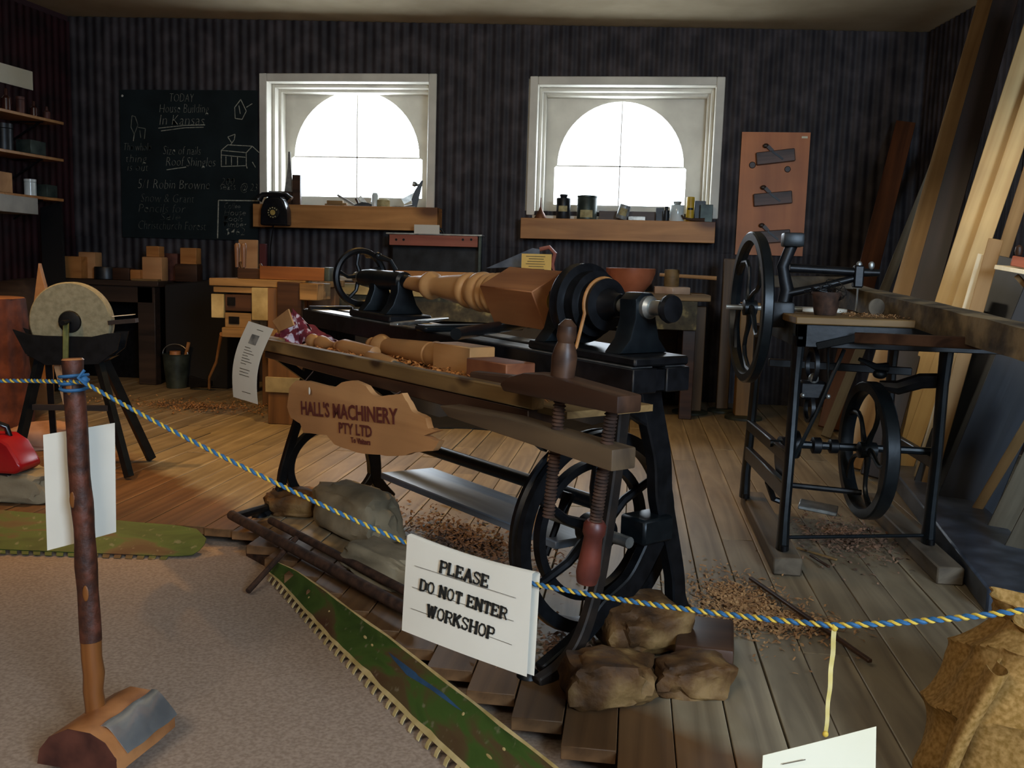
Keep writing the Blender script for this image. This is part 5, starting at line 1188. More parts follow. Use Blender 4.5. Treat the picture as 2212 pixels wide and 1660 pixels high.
solo('marking_gauge', MB().bar((lx(702), 8.48, LZ[0] + .012), (lx(750), 8.46, LZ[0] + .02), .03, .02).box(lx(708), lx(742), 8.44, 8.48, LZ[0], LZ[0] + .05), M_oldw, 'pale wooden gauge lying on the left window ledge', 'gauge', bev=.002)
solo('steel_rule', MB().bar((lx(732), 8.42, LZ[0] + .10), (lx(770), 8.42, LZ[0] + .006), .02, .004, (0, 1, 0)), M_steel, 'steel rule propped slantwise on the left window ledge', 'ruler')
for k, (p0, p1, h_) in enumerate(((803, 818, 30), (815, 843, 18))): solo('small_tin' if k else 'glass_stopper', MB().lathe([(0, hh(p1 - p0) / 2), (hh(h_) * .8, hh(p1 - p0) / 2), (hh(h_), hh(p1 - p0) / 3)], (lx((p0 + p1) / 2), 8.46, LZ[0]), n=18), [M_jar, M_lab][k], ['little pale stopper beside the metal plane on the left ledge', 'flat round tin on the left ledge right of the small plane'][k], 'tin')
solo('steel_scraper', MB().box(lx(850), lx(900), 8.41, 8.45, LZ[0], LZ[0] + .01), M_steel, 'flat steel scraper on the left ledge in front of the upright plane', 'scraper')
# right ledge
z = LZ[1]
solo('oil_can', MB().lathe([(0, hh(13)), (.01, hh(13)), (hh(10), hh(9)), (hh(18), hh(4)), (hh(26), hh(1.6)), (hh(44), hh(1.0))], (lx(1168), LY, z), n=20), mottle('rusty_oil_can', '#4a2a18', '#7a4a2c', 12, .5, .4), 'little rusty conical oil can at the left end of the right ledge', 'oil can')
def tin(px, w_, h_, mat, label, name='tin', cap=None, lab=None, y=LY, sq=False, cat='tin', tiltM=None, lid=None):
    x = lx(px, y); r = hh(w_) / 2; H_ = hh(h_)
    t = thing(name, label, cat, (x, y, z)); T = tiltM or Matrix.Identity(4)
    M_ = Matrix.Translation((x, y, z)) @ T
    if sq: b = MB().box(-r, r, -r * .6, r * .6, 0, H_)
    else: b = MB().lathe([(0, r * .96), (.004, r), (H_ - .006, r), (H_, r * .96)], (0, 0, 0), n=28)
    part('body', b.xf(M_), mat, t, bev=.004 if sq else 0)
    if lid: part('lid', MB().lathe([(H_ + .0005, r * 1.02), (H_ + .015, r * 1.02), (H_ + .017, r * .9)], (0, 0, 0), n=28).xf(M_), lid, t)
    if cap: part('cap', MB().lathe([(H_, r * .45), (H_ + hh(7), r * .6), (H_ + hh(8), r * .5)], (0, 0, 0), n=20).xf(M_), cap, t)
    if lab:
        u0, u1, mt = lab
        part('label', MB().grid(lambda u, v: (math.sin((u - .5) * 1.3) * (r + .001), -math.cos((u - .5) * 1.3) * (r + .001) if not sq else -(r * .6 + .001), H_ * (u0 + (u1 - u0) * v)), 10, 1).xf(M_), mt, t)
tin(1217, 30, 44, M_tinb, 'dark green canister with a round cap, second from the left on the right ledge', 'canister', cap=M_tinb, lab=(.35, .62, M_lab))
tin(1268, 42, 46, M_tin, 'large green tin with a faded label on the right window ledge', lab=(.08, .42, M_lab), lid=M_tin)
tin(1342, 24, 30, mottle('striped_tin', '#6d7176', '#9aa09f', 30, .4, .3), 'small grey tin tipped over to the right on the right ledge', lab=(.25, .75, M_lab), tiltM=Matrix.Rotation(0.28, 4, 'Y') @ Matrix.Translation((0, 0, .008)), y=8.40)
solo('wooden_box', MB().box(lx(1294), lx(1420), 8.50, 8.56, z, z + hh(20)), M_dark, 'low brown wooden box behind the tipped tin', 'box', bev=.003)
solo('tobacco_tin', MB().box(lx(1358), lx(1395), 8.39, 8.44, z, z + hh(8)), M_steel, 'flat bright rectangular tin in front of the low brown box', 'tin', bev=.003)
tin(1426, 17, 28, M_tinb, 'small square black tin left of the glass jar', sq=True)
tin(1440, 13, 22, M_tinb, 'small dark bottle with a neck between black tin and glass jar', 'bottle', cap=M_tinb, y=8.41)
tin(1463, 30, 34, M_jar, 'clear glass jar near the right end of the right ledge', 'glass_jar', cap=M_steel, cat='jar')
tin(1491, 17, 52, M_yt, 'tall yellow tin near the right end of the right ledge', lab=(.48, .56, M_cast), y=8.50)
tin(1512, 22, 44, M_tinb, 'dark grey box-shaped tin right of the yellow tin', sq=True, y=8.50)
tin(1526, 26, 36, M_tin, 'squat grey tin at the right end of the right ledge', sq=True, y=8.46)
solo('pipe_tool', MB().tube([(lx(1472), 8.40, z + .055), (lx(1477), 8.40, z + .03), (lx(1492), 8.40, z + .018), (lx(1522), 8.40, z + .012)], [.007, .010, .013, .022], 10), M_dark, 'dark pipe-shaped tool lying at the right end of the right ledge', 'tool')

# ------------------------------------------------------------------ long bench under the windows
M_spl = mottle('paint_spattered_board', '#2c2a1e', '#9a8f5e', 10, 0.75, bump=0.2, mid='#4a4431', lo=.38, hi=.72)
M_crm = mottle('worn_cream_edge', '#8a7a4e', '#b5a574', 7, 0.6, bump=0.2)
BZ = 1.0
lb = thing('long_workbench', 'long workbench with cream edge and paint-spattered apron under the windows', 'workbench', (-1.1, 7.9, 0))
part('bench_top', MB().box(-2.66, 0.60, 7.42, 8.45, BZ - .05, BZ), M_oldw, lb, bev=.004)
part('front_edge', MB().box(-2.66, -0.40, 7.385, 7.418, BZ - .085, BZ + .001), M_crm, lb, bev=.003)
part('apron', MB().box(-2.60, 0.50, 7.43, 7.46, 0.72, BZ - .05), M_spl, lb, bev=.003)
for x in (-2.5, -1.0, 0.40):
    for y in (7.48, 8.35): part('leg', MB().box(x, x + .10, y, y + .09, 0.001, BZ - .05), M_dark, lb, bev=.004)
part('lower_shelf', MB().box(-2.5, .5, 7.5, 8.4, .25, .28), M_dark, lb)
part('back_boarding', MB().box(-2.5, .5, 8.40, 8.43, .28, .95), M_dark, lb)
# open tool chest on the bench
cx0, cx1 = atY(838, 560, 8.2).x, atY(1038, 560, 8.2).x
tc = thing('tool_chest', 'open wooden tool chest with raised red-brown lid rail under the left window', 'tool chest', ((cx0 + cx1) / 2, 8.2, BZ))
part('lower_box', MB().box(cx0, cx1, 8.0, 8.36, BZ, BZ + .12), M_pine, tc, bev=.003)
zt_ = atY(940, 505, 8.2).z
part('lid_back', MB().box(cx0 + .01, cx1 - .01, 8.33, 8.345, BZ + .12, zt_), M_tinb, tc)
part('lid_rail', MB().box(cx0 + .01, cx1 - .03, 8.20, 8.22, zt_ - .11, zt_ - .015), wood('pinkish_rail', '#8a4634', '#ad6650', 'x', .5, 6, bump=.1), tc, bev=.002)
part('top_frame', MB().box(cx0 - .02, cx1 + .01, 8.19, 8.35, zt_ - .014, zt_), M_steel, tc, bev=.002)
part('corner_post', MB().box(cx1 - .02, cx1 + .005, 8.19, 8.22, BZ + .12, zt_ - .015), M_tin, tc, bev=.002)
for px in (856, 872, 1000, 1018):
    q = atY(px, 518, 8.2); part('rail_hole', MB().lathe([(0, .011), (.002, .011)], (q.x, 8.199, q.z), (0, -1, 0), 12), M_cast, tc)
q = atY(940, 490, 8.27)
part('carrying_handle', MB().tube([(q.x - .085, 8.27, zt_), (q.x - .06, 8.27, zt_ + .05), (q.x, 8.27, zt_ + .07), (q.x + .06, 8.27, zt_ + .04), (q.x + .085, 8.27, zt_)], .012, 8), M_tinb, tc)
q = atY(922, 497, 8.17); solo('white_label_card', MB().box(q.x - .115, q.x + .115, 8.168, 8.171, q.z - .035, q.z + .045), M_paper, 'small white card on the top of the tool chest', 'card')
for k, (px, c_) in enumerate(((960, M_pine), (985, M_oldw), (1010, M_paperw))):
    q = atY(px, 595, 7.75).x; solo('wooden_offcut', MB().box(q - .05, q + .05, 7.70, 7.80, BZ, BZ + .05 + .04 * (k == 2)), c_, ['square pine offcut in front of the tool chest', 'thin old offcut in front of the chest, middle of three', 'tall pale offcut in front of the chest, right of two others'][k], 'offcut', bev=.003)
# yellow card, bowls, mallet
q0, q1 = atY(1127, 548, 7.42), atY(1190, 600, 7.42)
yc = thing('yellow_card', 'yellow typed card standing on the bench behind the newel post', 'card', (q0.x, 7.42, q1.z))
part('card', MB().box(q0.x, q1.x, 7.42, 7.423, BZ, q0.z), mottle('pale_yellow_card', '#c9ad5c', '#d8c077', 4, .8, bump=0), yc)
tm = MB()
for i in range(9):
    zz = q0.z - .02 - i * .020; xx = .035 * ((i * 5) % 3) / 3; tm.box(q0.x + .035 + xx, q1.x - .05 - xx * .5, 7.4185, 7.42, zz - .0025, zz + .0025)
part('typed_lines', tm, M_grey, yc, kind='stuff')
def bowl(px, w_, h_, y, label, zz=BZ):
    x = atY(px, 600, y).x; r = w_ * y / 2000 / 2; H_ = h_ * y / 2000
    solo('wooden_bowl', MB().lathe([(0, r * .45), (.004, r * .55), (H_ * .4, r * .85), (H_ * .8, r * .98), (H_, r), (H_ + .004, r * .97), (H_, r * .88), (H_ * .7, r * .84), (H_ * .35, r * .68), (H_ * .18, r * .3), (H_ * .17, 0)], (x, y, zz), n=40),
         mottle('turned_bowl_wood', '#7a4028', '#b0694a', 3, .3, bump=.1), label, 'bowl')
bowl(1246, 92, 34, 7.75, 'shallow turned bowl just left of the lathe pulley, on the long bench')
bowl(1362, 106, 50, 7.70, 'larger turned bowl between the lathe pulley and the mallet')
bowl(1222, 66, 20, 7.52, 'small low dish in front of the shallow bowl, behind the newel post')
x = atY(1452, 620, 7.6).x
pb_ = solo('pale_block_board', MB().prism([(-.14, -.20), (.0, -.26), (.14, -.20), (.14, .20), (-.14, .20)], (x, 7.72, BZ), (1, 0, 0), (0, 1, 0), .055), mottle('pale_glossy_board', '#9a7d68', '#c2a78f', 5, .3, bump=.1), 'pale pointed board under the mallet on the right end of the bench', 'board', bev=.004)
ml = thing('wooden_mallet', 'wooden mallet standing on its head with the handle to the right', 'mallet', (x, 7.78, BZ + .056))
part('head', MB().lathe([(0, .058), (.01, .062), (.13, .062), (.14, .055), (.142, .0)], (x, 7.78, BZ + .056), n=16), M_oldw, ml)
part('handle', MB().tube([(x - .10, 7.78, BZ + .15), (x + .36, 7.76, BZ + .135)], [.014, .017], 10), M_turn, ml)
solo('pine_box_on_bench', MB().box(atY(1090, 600, 7.7).x, atY(1196, 600, 7.7).x, 7.66, 7.86, BZ, BZ + .10), M_pine, 'low pine box behind the yellow card', 'box', bev=.003)
a = atY(1165, 565, 7.8)
sw3 = thing('tenon_saw', 'saw with pinkish handle and blue-grey blade lying on the low pine box', 'saw', tuple(a))
part('blade', MB().prism([(-.45, -.09), (0, -.06), (0, .08), (-.06, .09)], (a.x + .0, 7.80, a.z + .02), (1, 0, 0), (0, 0, 1), .003), mottle('blue_grey_steel', '#3d4654', '#667080', 5, .35, .6), sw3)
part('handle', MB().tube([(a.x, 7.80, a.z + .10), (a.x + .08, 7.80, a.z + .12), (a.x + .13, 7.80, a.z + .07), (a.x + .11, 7.80, a.z - .02), (a.x + .13, 7.80, a.z - .09), (a.x + .05, 7.80, a.z - .08)], .018, 8), wood('pinkish_handle', '#8a4a40', '#b07468', 'x', .35, 8), sw3)
# round-footed timber posts at the right end of the bench
def footed(px, py, wd_, ht, label, mat, zz=0.0, rr=.15):
    p = atZ(px, py); t = thing('footed_post', label, 'post', (p.x, p.y, 0))
    part('round_foot', MB().lathe([(0.001, rr), (.02, rr), (.03, rr * .8), (.032, 0)], (p.x, p.y, 0), n=32), mottle('green_black_foot', '#1d2018', '#383a2a', 8, .6), t)
    part('post', MB().box(p.x - wd_ / 2, p.x + wd_ / 2, p.y - wd_ / 2, p.y + wd_ / 2, .032, ht), mat, t, bev=.006)
W_p = wood('brown_post', '#4c3826', '#745a3c', 'z', .6, 8)
footed(1490, 893, .17, .90, 'thick square post on a round foot under the right end of the bench', W_p)
footed(1558, 890, .10, 1.30, 'tall thin post on a round foot between two thicker ones', W_p, rr=.12)
footed(1605, 905, .155, .95, 'square post on a round foot behind the scroll saw flywheel', wood('gold_post', '#6a4c26', '#8f6a36', 'z', .6, 7))
# bench shadow put in as a black sheet, running out as a dark mat
def shade_drape(u, v):
    a = min(1, v / 0.5); b = max(0, v - 0.5) / 0.5
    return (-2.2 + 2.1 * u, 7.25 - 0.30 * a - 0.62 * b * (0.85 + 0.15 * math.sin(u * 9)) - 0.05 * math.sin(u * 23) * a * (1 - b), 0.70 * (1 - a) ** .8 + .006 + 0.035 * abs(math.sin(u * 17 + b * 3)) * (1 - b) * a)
solo('shade_sheet', MB().grid(shade_drape, 90, 24), plain('black_shade_sheet', '#0d0d12', .7), 'black sheet standing in for the shadow under the long bench, spread as a dark mat on the floor', 'tarpaulin', solid=.003)

# ------------------------------------------------------------------ joiner's bench at the centre left
jb = thing('joiners_bench', 'old joiner bench with square vice block, left of the lathe', 'workbench', (-2.65, 6.7, 0))
def jx(px, y=6.3): return atY(px, 700, y).x
def jz(py, px=600, y=6.3): return atY(px, py, y).z
Z1 = jz(604, 560)
part('bench_top', MB().box(jx(452), jx(655), 6.30, 7.25, Z1 - .055, Z1), M_oldw, jb, bev=.005)
part('front_rail', MB().box(jx(460), jx(548), 6.31, 6.34, jz(636), Z1 - .06), M_oldw, jb, bev=.003)
part('side_panel', MB().box(jx(543), jx(600), 6.305, 6.34, jz(694), Z1 - .058), M_crm, jb, bev=.003)
part('side_panel', MB().box(jx(455), jx(482), 6.31, 6.34, jz(692), jz(640)), M_crm, jb, bev=.003)
part('drawer', MB().box(jx(484), jx(541), 6.32, 6.60, jz(676), jz(640)), M_dark, jb, bev=.003)
part('drawer', MB().box(jx(484), jx(541), 6.315, 6.60, jz(712), jz(680)), M_oldw, jb, bev=.003)
part('drawer_recess', MB().box(jx(490), jx(506), 6.308, 6.32, jz(664), jz(646)).box(jx(493), jx(515), 6.308, 6.315, jz(704), jz(688)), M_cast, jb, kind='stuff')
part('lower_rail', MB().box(jx(480), jx(600), 6.29, 6.35, jz(733), jz(712)), M_oldw, jb, bev=.004)
for xx, yy in ((jx(578), 6.30), (jx(578), 7.1), (jx(470), 7.1)):
    part('leg', MB().box(xx, xx + .23, yy, yy + .12, .001, Z1 - .057), wood('worn_leg', '#4a3424', '#7a5a3c', 'z', .6, 7), jb, bev=.005)
part('pale_collar', MB().box(jx(574), jx(652), 6.285, 6.43, jz(848), jz(815)), mottle('whitish_collar', '#6d6a58', '#98927a', 6, .8), jb, bev=.003)
part('vice_block', MB().box(jx(655), jx(694), 6.22, 6.5, jz(646), jz(610)), M_oldw, jb, bev=.005)
part('dark_jaw', MB().box(jx(604), jx(656), 6.25, 6.30, jz(690), Z1 - .01), M_dark, jb, bev=.005)
jp = thing('jointer_plane', 'long brown jointer plane lying on the joiner bench', 'plane', (jx(620), 6.38, Z1))
part('body', MB().box(jx(556), jx(696), 6.34, 6.43, Z1 + .001, Z1 + .095), wood('jointer_body', '#6a4022', '#95602f', 'x', .45, 7), jp, bev=.004)
part('iron_toe', MB().box(jx(696), jx(708), 6.335, 6.435, Z1 + .001, Z1 + .10), M_tin, jp, bev=.008, seg=2)
for k, (p0, p1, h_, y) in enumerate(((508, 519, 62, 6.50), (522, 533, 60, 6.48))):
    solo('upright_tool', MB().lathe([(0, .015), (.05, .017), (.12, .02), (.16, .021), (.175, .012)], ((jx(p0, y) + jx(p1, y)) / 2, y, Z1 + .08), n=16), wood('handle%d' % k, '#5a4030', '#8a6a50', 'z', .35, 8), ['left of two upright tool handles above the wooden plane', 'right of two upright tool handles above the wooden plane'][k], 'tool')
solo('wooden_jack_plane', MB().box(jx(498), jx(553), 6.42, 6.56, Z1 + .001, Z1 + .075).tube([(jx(502), 6.48, Z1 + .07), (jx(497), 6.48, Z1 + .12)], [.02, .012], 8).tube([(jx(545), 6.48, Z1 + .07), (jx(540), 6.48, Z1 + .11)], [.018, .012], 8), M_dark, 'dark wooden plane under the two upright handles on the joiner bench', 'plane', bev=.003)
a0 = atY(515, 575, 7.9).x; a1 = atY(556, 575, 7.9).x
solo('orange_board_piece', MB().box(a0, a1, 7.9, 7.93, 1.0, atY(535, 518, 7.9).z), M_sign, 'orange upright board piece against the wall above the joiner bench', 'board', bev=.01, seg=3)
solo('red_strip', MB().box(atY(560, 575, 7.9).x, atY(574, 575, 7.9).x, 7.9, 7.94, 1.0, atY(535, 526, 7.9).z), plain('dark_red_paint', '#4a1418', .6), 'dark red upright strip right of the orange board piece', 'board', bev=.004)
solo('wall_side_bench', MB().box(-3.45, -2.75, 7.75, 8.1, .93, .999).box(-3.4, -3.3, 7.8, 7.9, 0.001, .93).box(-2.9, -2.8, 7.8, 7.9, .001, .93), M_dark, 'dark bench piece against the wall holding the orange board piece', 'bench', bev=.004)
for k, (pa, pb2, th_) in enumerate((((640, 575), (700, 580), .03), ((700, 587), (750, 590), .02), ((705, 596), (748, 600), .025))):
    a, b = atY(*pa, 7.55 - .1 * k), atY(*pb2, 7.55 - .1 * k); zz = BZ + .015 + th_
    solo('iron_bar', MB().bar((a.x, a.y, zz + .03 * (2 - k)), (b.x + .1, b.y, zz), .05, th_), M_steel if k else M_grey, ['weathered stick lying on the left end of the long bench', 'upper flat grey iron bar beside the lathe handwheel', 'lower flat grey iron bar beside the lathe handwheel'][k], 'bar', bev=.003)

# ------------------------------------------------------------------ dark bench at the far left with blocks
M_bd = wood('blackened_bench', '#1c1512', '#3d2e24', 'x', .6, 8)
fl = thing('blackened_bench', 'blackened old bench against the wall below the blackboard', 'workbench', (-4.8, 8.2, 0))
FZ = 0.955
part('bench_top', MB().box(-5.45, -4.28, 7.95, 8.5, FZ - .05, FZ), M_bd, fl, bev=.006)
part('front_rail', MB().box(-5.40, -4.35, 7.98, 8.02, FZ - .20, FZ - .05), M_bd, fl, bev=.004)
for x in (-5.38, -4.50): part('leg', MB().box(x, x + .17, 7.98, 8.08, .001, FZ - .05), M_bd, fl, bev=.006)
part('back_board', MB().box(-5.4, -4.3, 8.42, 8.46, .001, FZ - .05), M_cast, fl)
solo('black_crate', MB().hexa([V(p) for p in ((-4.22, 7.95, .001), (-3.62, 7.95, .001), (-3.62, 8.5, .001), (-4.22, 8.5, .001), (-4.22, 7.95, .93), (-3.62, 7.95, 1.0), (-3.62, 8.5, 1.02), (-4.22, 8.5, .96))]), plain('black_crate_paint', '#08090c', .8), 'tall matt black crate between the blackened bench and the joiner bench', 'crate', bev=.01)
BL = [((136, 184), 42, M_pine, 'rough_block', 'orange-brown split block at the left end of the blackened bench', 8.15), ((178, 214), 52, M_sign, 'rough_block', 'upright notched block right of the split block', 8.25), ((250, 287), 20, M_dark, 'rough_block', 'low brown block in the middle of the blackened bench', 8.1), ((288, 310), 17, M_pine, 'rough_block', 'small yellow block lying beside the low brown block', 8.08), ((314, 357), 46, M_sign, 'rough_block', 'big square orange block on the blackened bench', 8.12), ((360, 390), 54, M_endgr, 'rough_block', 'dark red upright block behind the big orange block', 8.3), ((384, 432), 32, M_dark, 'rough_block', 'dark block at the right end carrying a yellow cube', 8.15)]
for (p0, p1), h_, mt, nm, lab_, y in BL:
    x0, x1 = atY(p0, 590, y).x, atY(p1, 590, y).x; s_ = y * 1.02 / 2000
    if x1 > -4.3: 
        pass
    zb0 = FZ if x0 < -4.3 else FZ
    M_ = Matrix.Translation(((x0 + x1) / 2, y, 0))
    solo(nm, MB().box((x0 - x1) / 2, (x1 - x0) / 2, -.06, .06, zb0 + .001, zb0 + h_ * s_ + .03).xf(M_), mt, lab_, 'wood block', bev=.012, seg=2)
for (p0, p1, q0_, q1_), y, lab_ in (((321, 349, 523, 546), 8.12, 'yellow pine cube on top of the big orange block'), ((394, 429, 527, 562), 8.15, 'yellow pine cube on the dark block at the right end')):
    x0, x1 = atY(p0, q0_, y).x, atY(p1, q0_, y).x; za = atY((p0 + p1) / 2, q1_, y).z; zc = atY((p0 + p1) / 2, q0_, y).z
    sup = FZ + (46 if p0 == 321 else 32) * y * 1.02 / 2000 + .031
    solo('pine_cube', MB().box(x0, x1, y - .05, y + .05, sup, sup + (zc - za)), M_pine, lab_, 'wood block', bev=.004)
x = atY(229, 580, 8.12).x
solo('round_dark_tin', MB().lathe([(0, .10), (.005, .105), (.10, .105), (.115, .10), (.118, .0)], (x, 8.12, FZ + .001), n=28), M_tinb, 'round dark tin between the notched block and the low brown block', 'tin')
solo('flat_offcut', MB().box(atY(288, 590, 8.02).x, atY(345, 590, 8.02).x, 7.98, 8.05, FZ + .001, FZ + .018), M_oldw, 'thin pale offcut at the front edge of the blackened bench', 'offcut', bev=.002)
# bucket with a hammer handle, axe
p = atZ(382, 838); bk3 = thing('metal_bucket', 'dull metal bucket holding a tool handle beside the blackened bench', 'bucket', (p.x, p.y, .001))
part('body', MB().lathe([(0, .085), (.003, .088), (.15, .105), (.30, .118), (.305, .123), (.31, .118), (.30, .112), (.01, .083), (.009, 0)], (p.x, p.y, .001), n=32), M_tin, bk3)
part('bail_handle', MB().tube([(p.x + .12 * math.cos(q), p.y - .02, .31 + .09 * math.sin(q)) for q in [math.pi * i / 14 for i in range(15)]], .004, 6), M_steel, bk3)
solo('hammer_handle', MB().tube([(p.x + .03, p.y, .06), (p.x + .13, p.y - .02, .42)], [.013, .016], 8), M_turn, 'thin tool handle sticking up out of the metal bucket', 'handle')
solo('sanding_block', MB().lathe([(0, .05), (.05, .05)], (p.x - .01, p.y, .285), n=16), M_logtop, 'round pale offcut lying in the mouth of the metal bucket', 'offcut')
a, b = atZ(452, 838, .03), atY(478, 722, 7.4)
ax = thing('axe', 'axe with an orange handle leaning against the joiner bench', 'axe', (a.x, a.y, 0))
part('handle', MB().tube([a, a.lerp(b, .2) + V((-.02, 0, 0)), a.lerp(b, .5) + V((.012, 0, 0)), b], [.022, .018, .019, .024], 10, flat=.6), M_turn, ax)
part('head', MB().prism([(-.04, 0), (.05, 0), (.16, -.03), (.17, .09), (.05, .06), (-.04, .05)], (a.x - .02, a.y + .03, .04), (-1, 0, 0), (0, 0, 1), -.035), M_cast, ax, bev=.004)

# ------------------------------------------------------------------ shelves on the left wall
SX = -5.25
for k, (py, lab_, mt) in enumerate(((264, 'top wall shelf at the left edge, crowded with bottles', M_turn), (344, 'middle wall shelf at the left edge', M_turn), (430, 'bottom wall shelf at the left edge, holding a brown box', M_pine))):
    e = atY(138, py, 8.0); z = e.z
    t = thing('wall_shelf', lab_, 'shelf', (SX, 7.0, z))
    part('shelf_board', MB().hexa([V((x, y, zz)) for zz in (z - .025, z) for x, y in ((xl(5.6) + .03, 5.6), (e.x - .3, 5.6), (e.x, 8.0), (xl(8.0) + .03, 8.0))]), mt, t, bev=.003)
    for y in (6.1, 7.8): part('bracket', MB().bar((xl(y) + .035, y, z - .03), (e.x - .05 - (8 - y) * .125, y, z - .03), .02, .012).bar((xl(y) + .035, y, z - .2), (e.x - .08 - (8 - y) * .125, y, z - .035), .02, .012), M_cast, t)
SZ_ = [atY(138, py, 8.0).z for py in (264, 344, 430)]
def on_shelf(k, px, y, w_, h_, mat, label, name, kind='bottle', cat='bottle'):
    p = atY(px, 300, y); x = p.x; z = SZ_[k]; e_ = atY(138, 300, 8.0).x - (8 - y) * .125 - w_ - .01; x = min(max(x, xl(y) + .05 + w_), e_)
    if kind == 'bottle': mb = MB().lathe([(0, w_ * .9), (.004, w_), (h_ * .55, w_), (h_ * .7, w_ * .4), (h_ * .95, w_ * .36), (h_, w_ * .3)], (x, y, z), n=16)
    elif kind == 'jar': mb = MB().lathe([(0, w_), (h_ * .8, w_), (h_ * .82, w_ * .9), (h_ * .83, w_ * 1.02), (h_, w_ * 1.02)], (x, y, z), n=16)
    else: mb = MB().box(x - w_, x + w_, y - w_ * 1.5, y + w_ * 1.5, z, z + h_)
    solo(name, mb, mat, label, cat, bev=.003 if kind == 'box' else 0)
M_am = mottle('brown_bottle_glass', '#2a1410', '#4a241a', 6, .2, bump=0)
on_shelf(0, 14, 6.9, .06, .26, M_am, 'large dark bottle, leftmost on the top wall shelf', 'dark_bottle')
on_shelf(0, 38, 7.15, .045, .20, M_tin, 'green-topped jar beside the large dark bottle', 'storage_jar', 'jar', 'jar')
on_shelf(0, 60, 7.4, .04, .18, M_am, 'middle-sized brown bottle on the top wall shelf', 'dark_bottle')
on_shelf(0, 78, 7.55, .035, .14, M_endgr, 'short red jar, third from the right on the top wall shelf', 'storage_jar', 'jar', 'jar')
on_shelf(0, 95, 7.7, .033, .13, M_am, 'small brown bottle, second from the right on the top shelf', 'dark_bottle')
on_shelf(0, 112, 7.85, .03, .11, M_endgr, 'tiny red bottle, rightmost on the top wall shelf', 'dark_bottle')
on_shelf(1, 30, 7.1, .12, .14, M_endgr, 'reddish wooden block on the middle wall shelf', 'wooden_case', 'box', 'box')
on_shelf(1, 62, 7.4, .07, .22, M_tinb, 'dark lamp-like canister on the middle wall shelf', 'canister', 'jar', 'canister')
on_shelf(1, 96, 7.7, .07, .12, M_tin, 'grey-green low box on the middle wall shelf', 'tin_box', 'box', 'box')
on_shelf(2, 50, 7.2, .15, .17, M_sign, 'orange-brown wooden box on the bottom wall shelf', 'wooden_case', 'box', 'box')
on_shelf(2, 12, 6.85, .04, .28, M_am, 'dark bottle at the left of the bottom wall shelf', 'dark_bottle')
on_shelf(2, 92, 7.65, .05, .14, M_jar, 'glass jar with pale lid right of the orange-brown box', 'glass_jar', 'jar', 'jar')
on_shelf(2, 116, 7.85, .05, .11, M_tin, 'small green tin at the right end of the bottom wall shelf', 'tin_box', 'box', 'tin')
a, b, c = atX(-60, 140, xl(7) + .04), atX(52, 155, xl(7.4) + .04), atX(52, 195, xl(7.4) + .04)
solo('cream_poster', MB().hexa([V((xl(y) + .035 + dx, y, z)) for z in (c.z, b.z) for dx, y in ((0, 6.4), (.004, 6.4), (.004, b.y), (0, b.y))]), M_paperw, 'cream sheet pinned to the left wall above the top shelf', 'poster')
e = atY(95, 450, 7.6)
solo('white_under_shelf_box', MB().box(xl(7.2) + .05, e.x - .02, 6.7, 7.55, SZ_[2] - .17, SZ_[2] - .03), mottle('grey_white_paint', '#8a8880', '#a5a299', 4, .7), 'greyish white box fixed under the bottom wall shelf', 'box', bev=.003)

# ------------------------------------------------------------------ stump, leaning pieces, grindstone at the left
p = V((-4.45, 5.75, 0)); zt = atY(10, 645, 5.75).z
st = thing('tree_stump', 'tall reddish tree stump with sawn top at the left edge', 'stump', tuple(p))
def stump(u, v):
    a = u * 2 * math.pi; r = .335 + .03 * (1 - v) + .014 * noise.noise(V((math.cos(a) * 2.5, math.sin(a) * 2.5, v * 3))) + .006 * math.sin(a * 17)
    return (p.x + r * math.cos(a), p.y + r * math.sin(a), .002 + (zt - .002) * v)
part('trunk', MB().grid(stump, 64, 20), mottle('reddish_trunk', '#4a2216', '#7a4028', 9, .7, bump=.6, mid='#60301f', bd=.01), st)
part('sawn_top', MB().lathe([(zt - .002, .335), (zt + .004, .325), (zt + .005, 0)], (p.x, p.y, 0), n=48), M_logtop, st)
a = atY(40, 600, 7.2)
solo('dark_chopping_block', MB().rock((a.x, 7.2, 0), .36, .30, .60, 21, 3, .12), M_bd, 'dark rounded chopping block behind the tall stump', 'block')
solo('block_knob', MB().ball((a.x - .02, 6.78, .84), .035), M_sign, 'small round wooden knob on the dark chopping block', 'knob')
a = atY(92, 640, 6.6)
solo('wooden_wedge_board', MB().prism([(-.055, .001), (.075, .001), (.065, .80), (-.045, .80), (-.01, 1.06), (.012, 1.06)][:2] + [(.075, .80), (.0, 1.10), (-.05, .80)], (a.x, 6.6, 0), (1, 0, 0), (0, 0, 1), .04), M_sign, 'pointed orange board standing behind the grindstone', 'board', bev=.003)
a, b = atY(125, 640, 7.5), atY(82, 470, 7.9)
solo('leaning_dark_board', MB().bar((a.x + .12, 7.3, .03), (b.x, 8.1, 1.62), .20, .03, (0, -1, .3)), plain('soot_black_wood', '#0b0a0d', .7), 'long black board leaning in the left back corner', 'board')
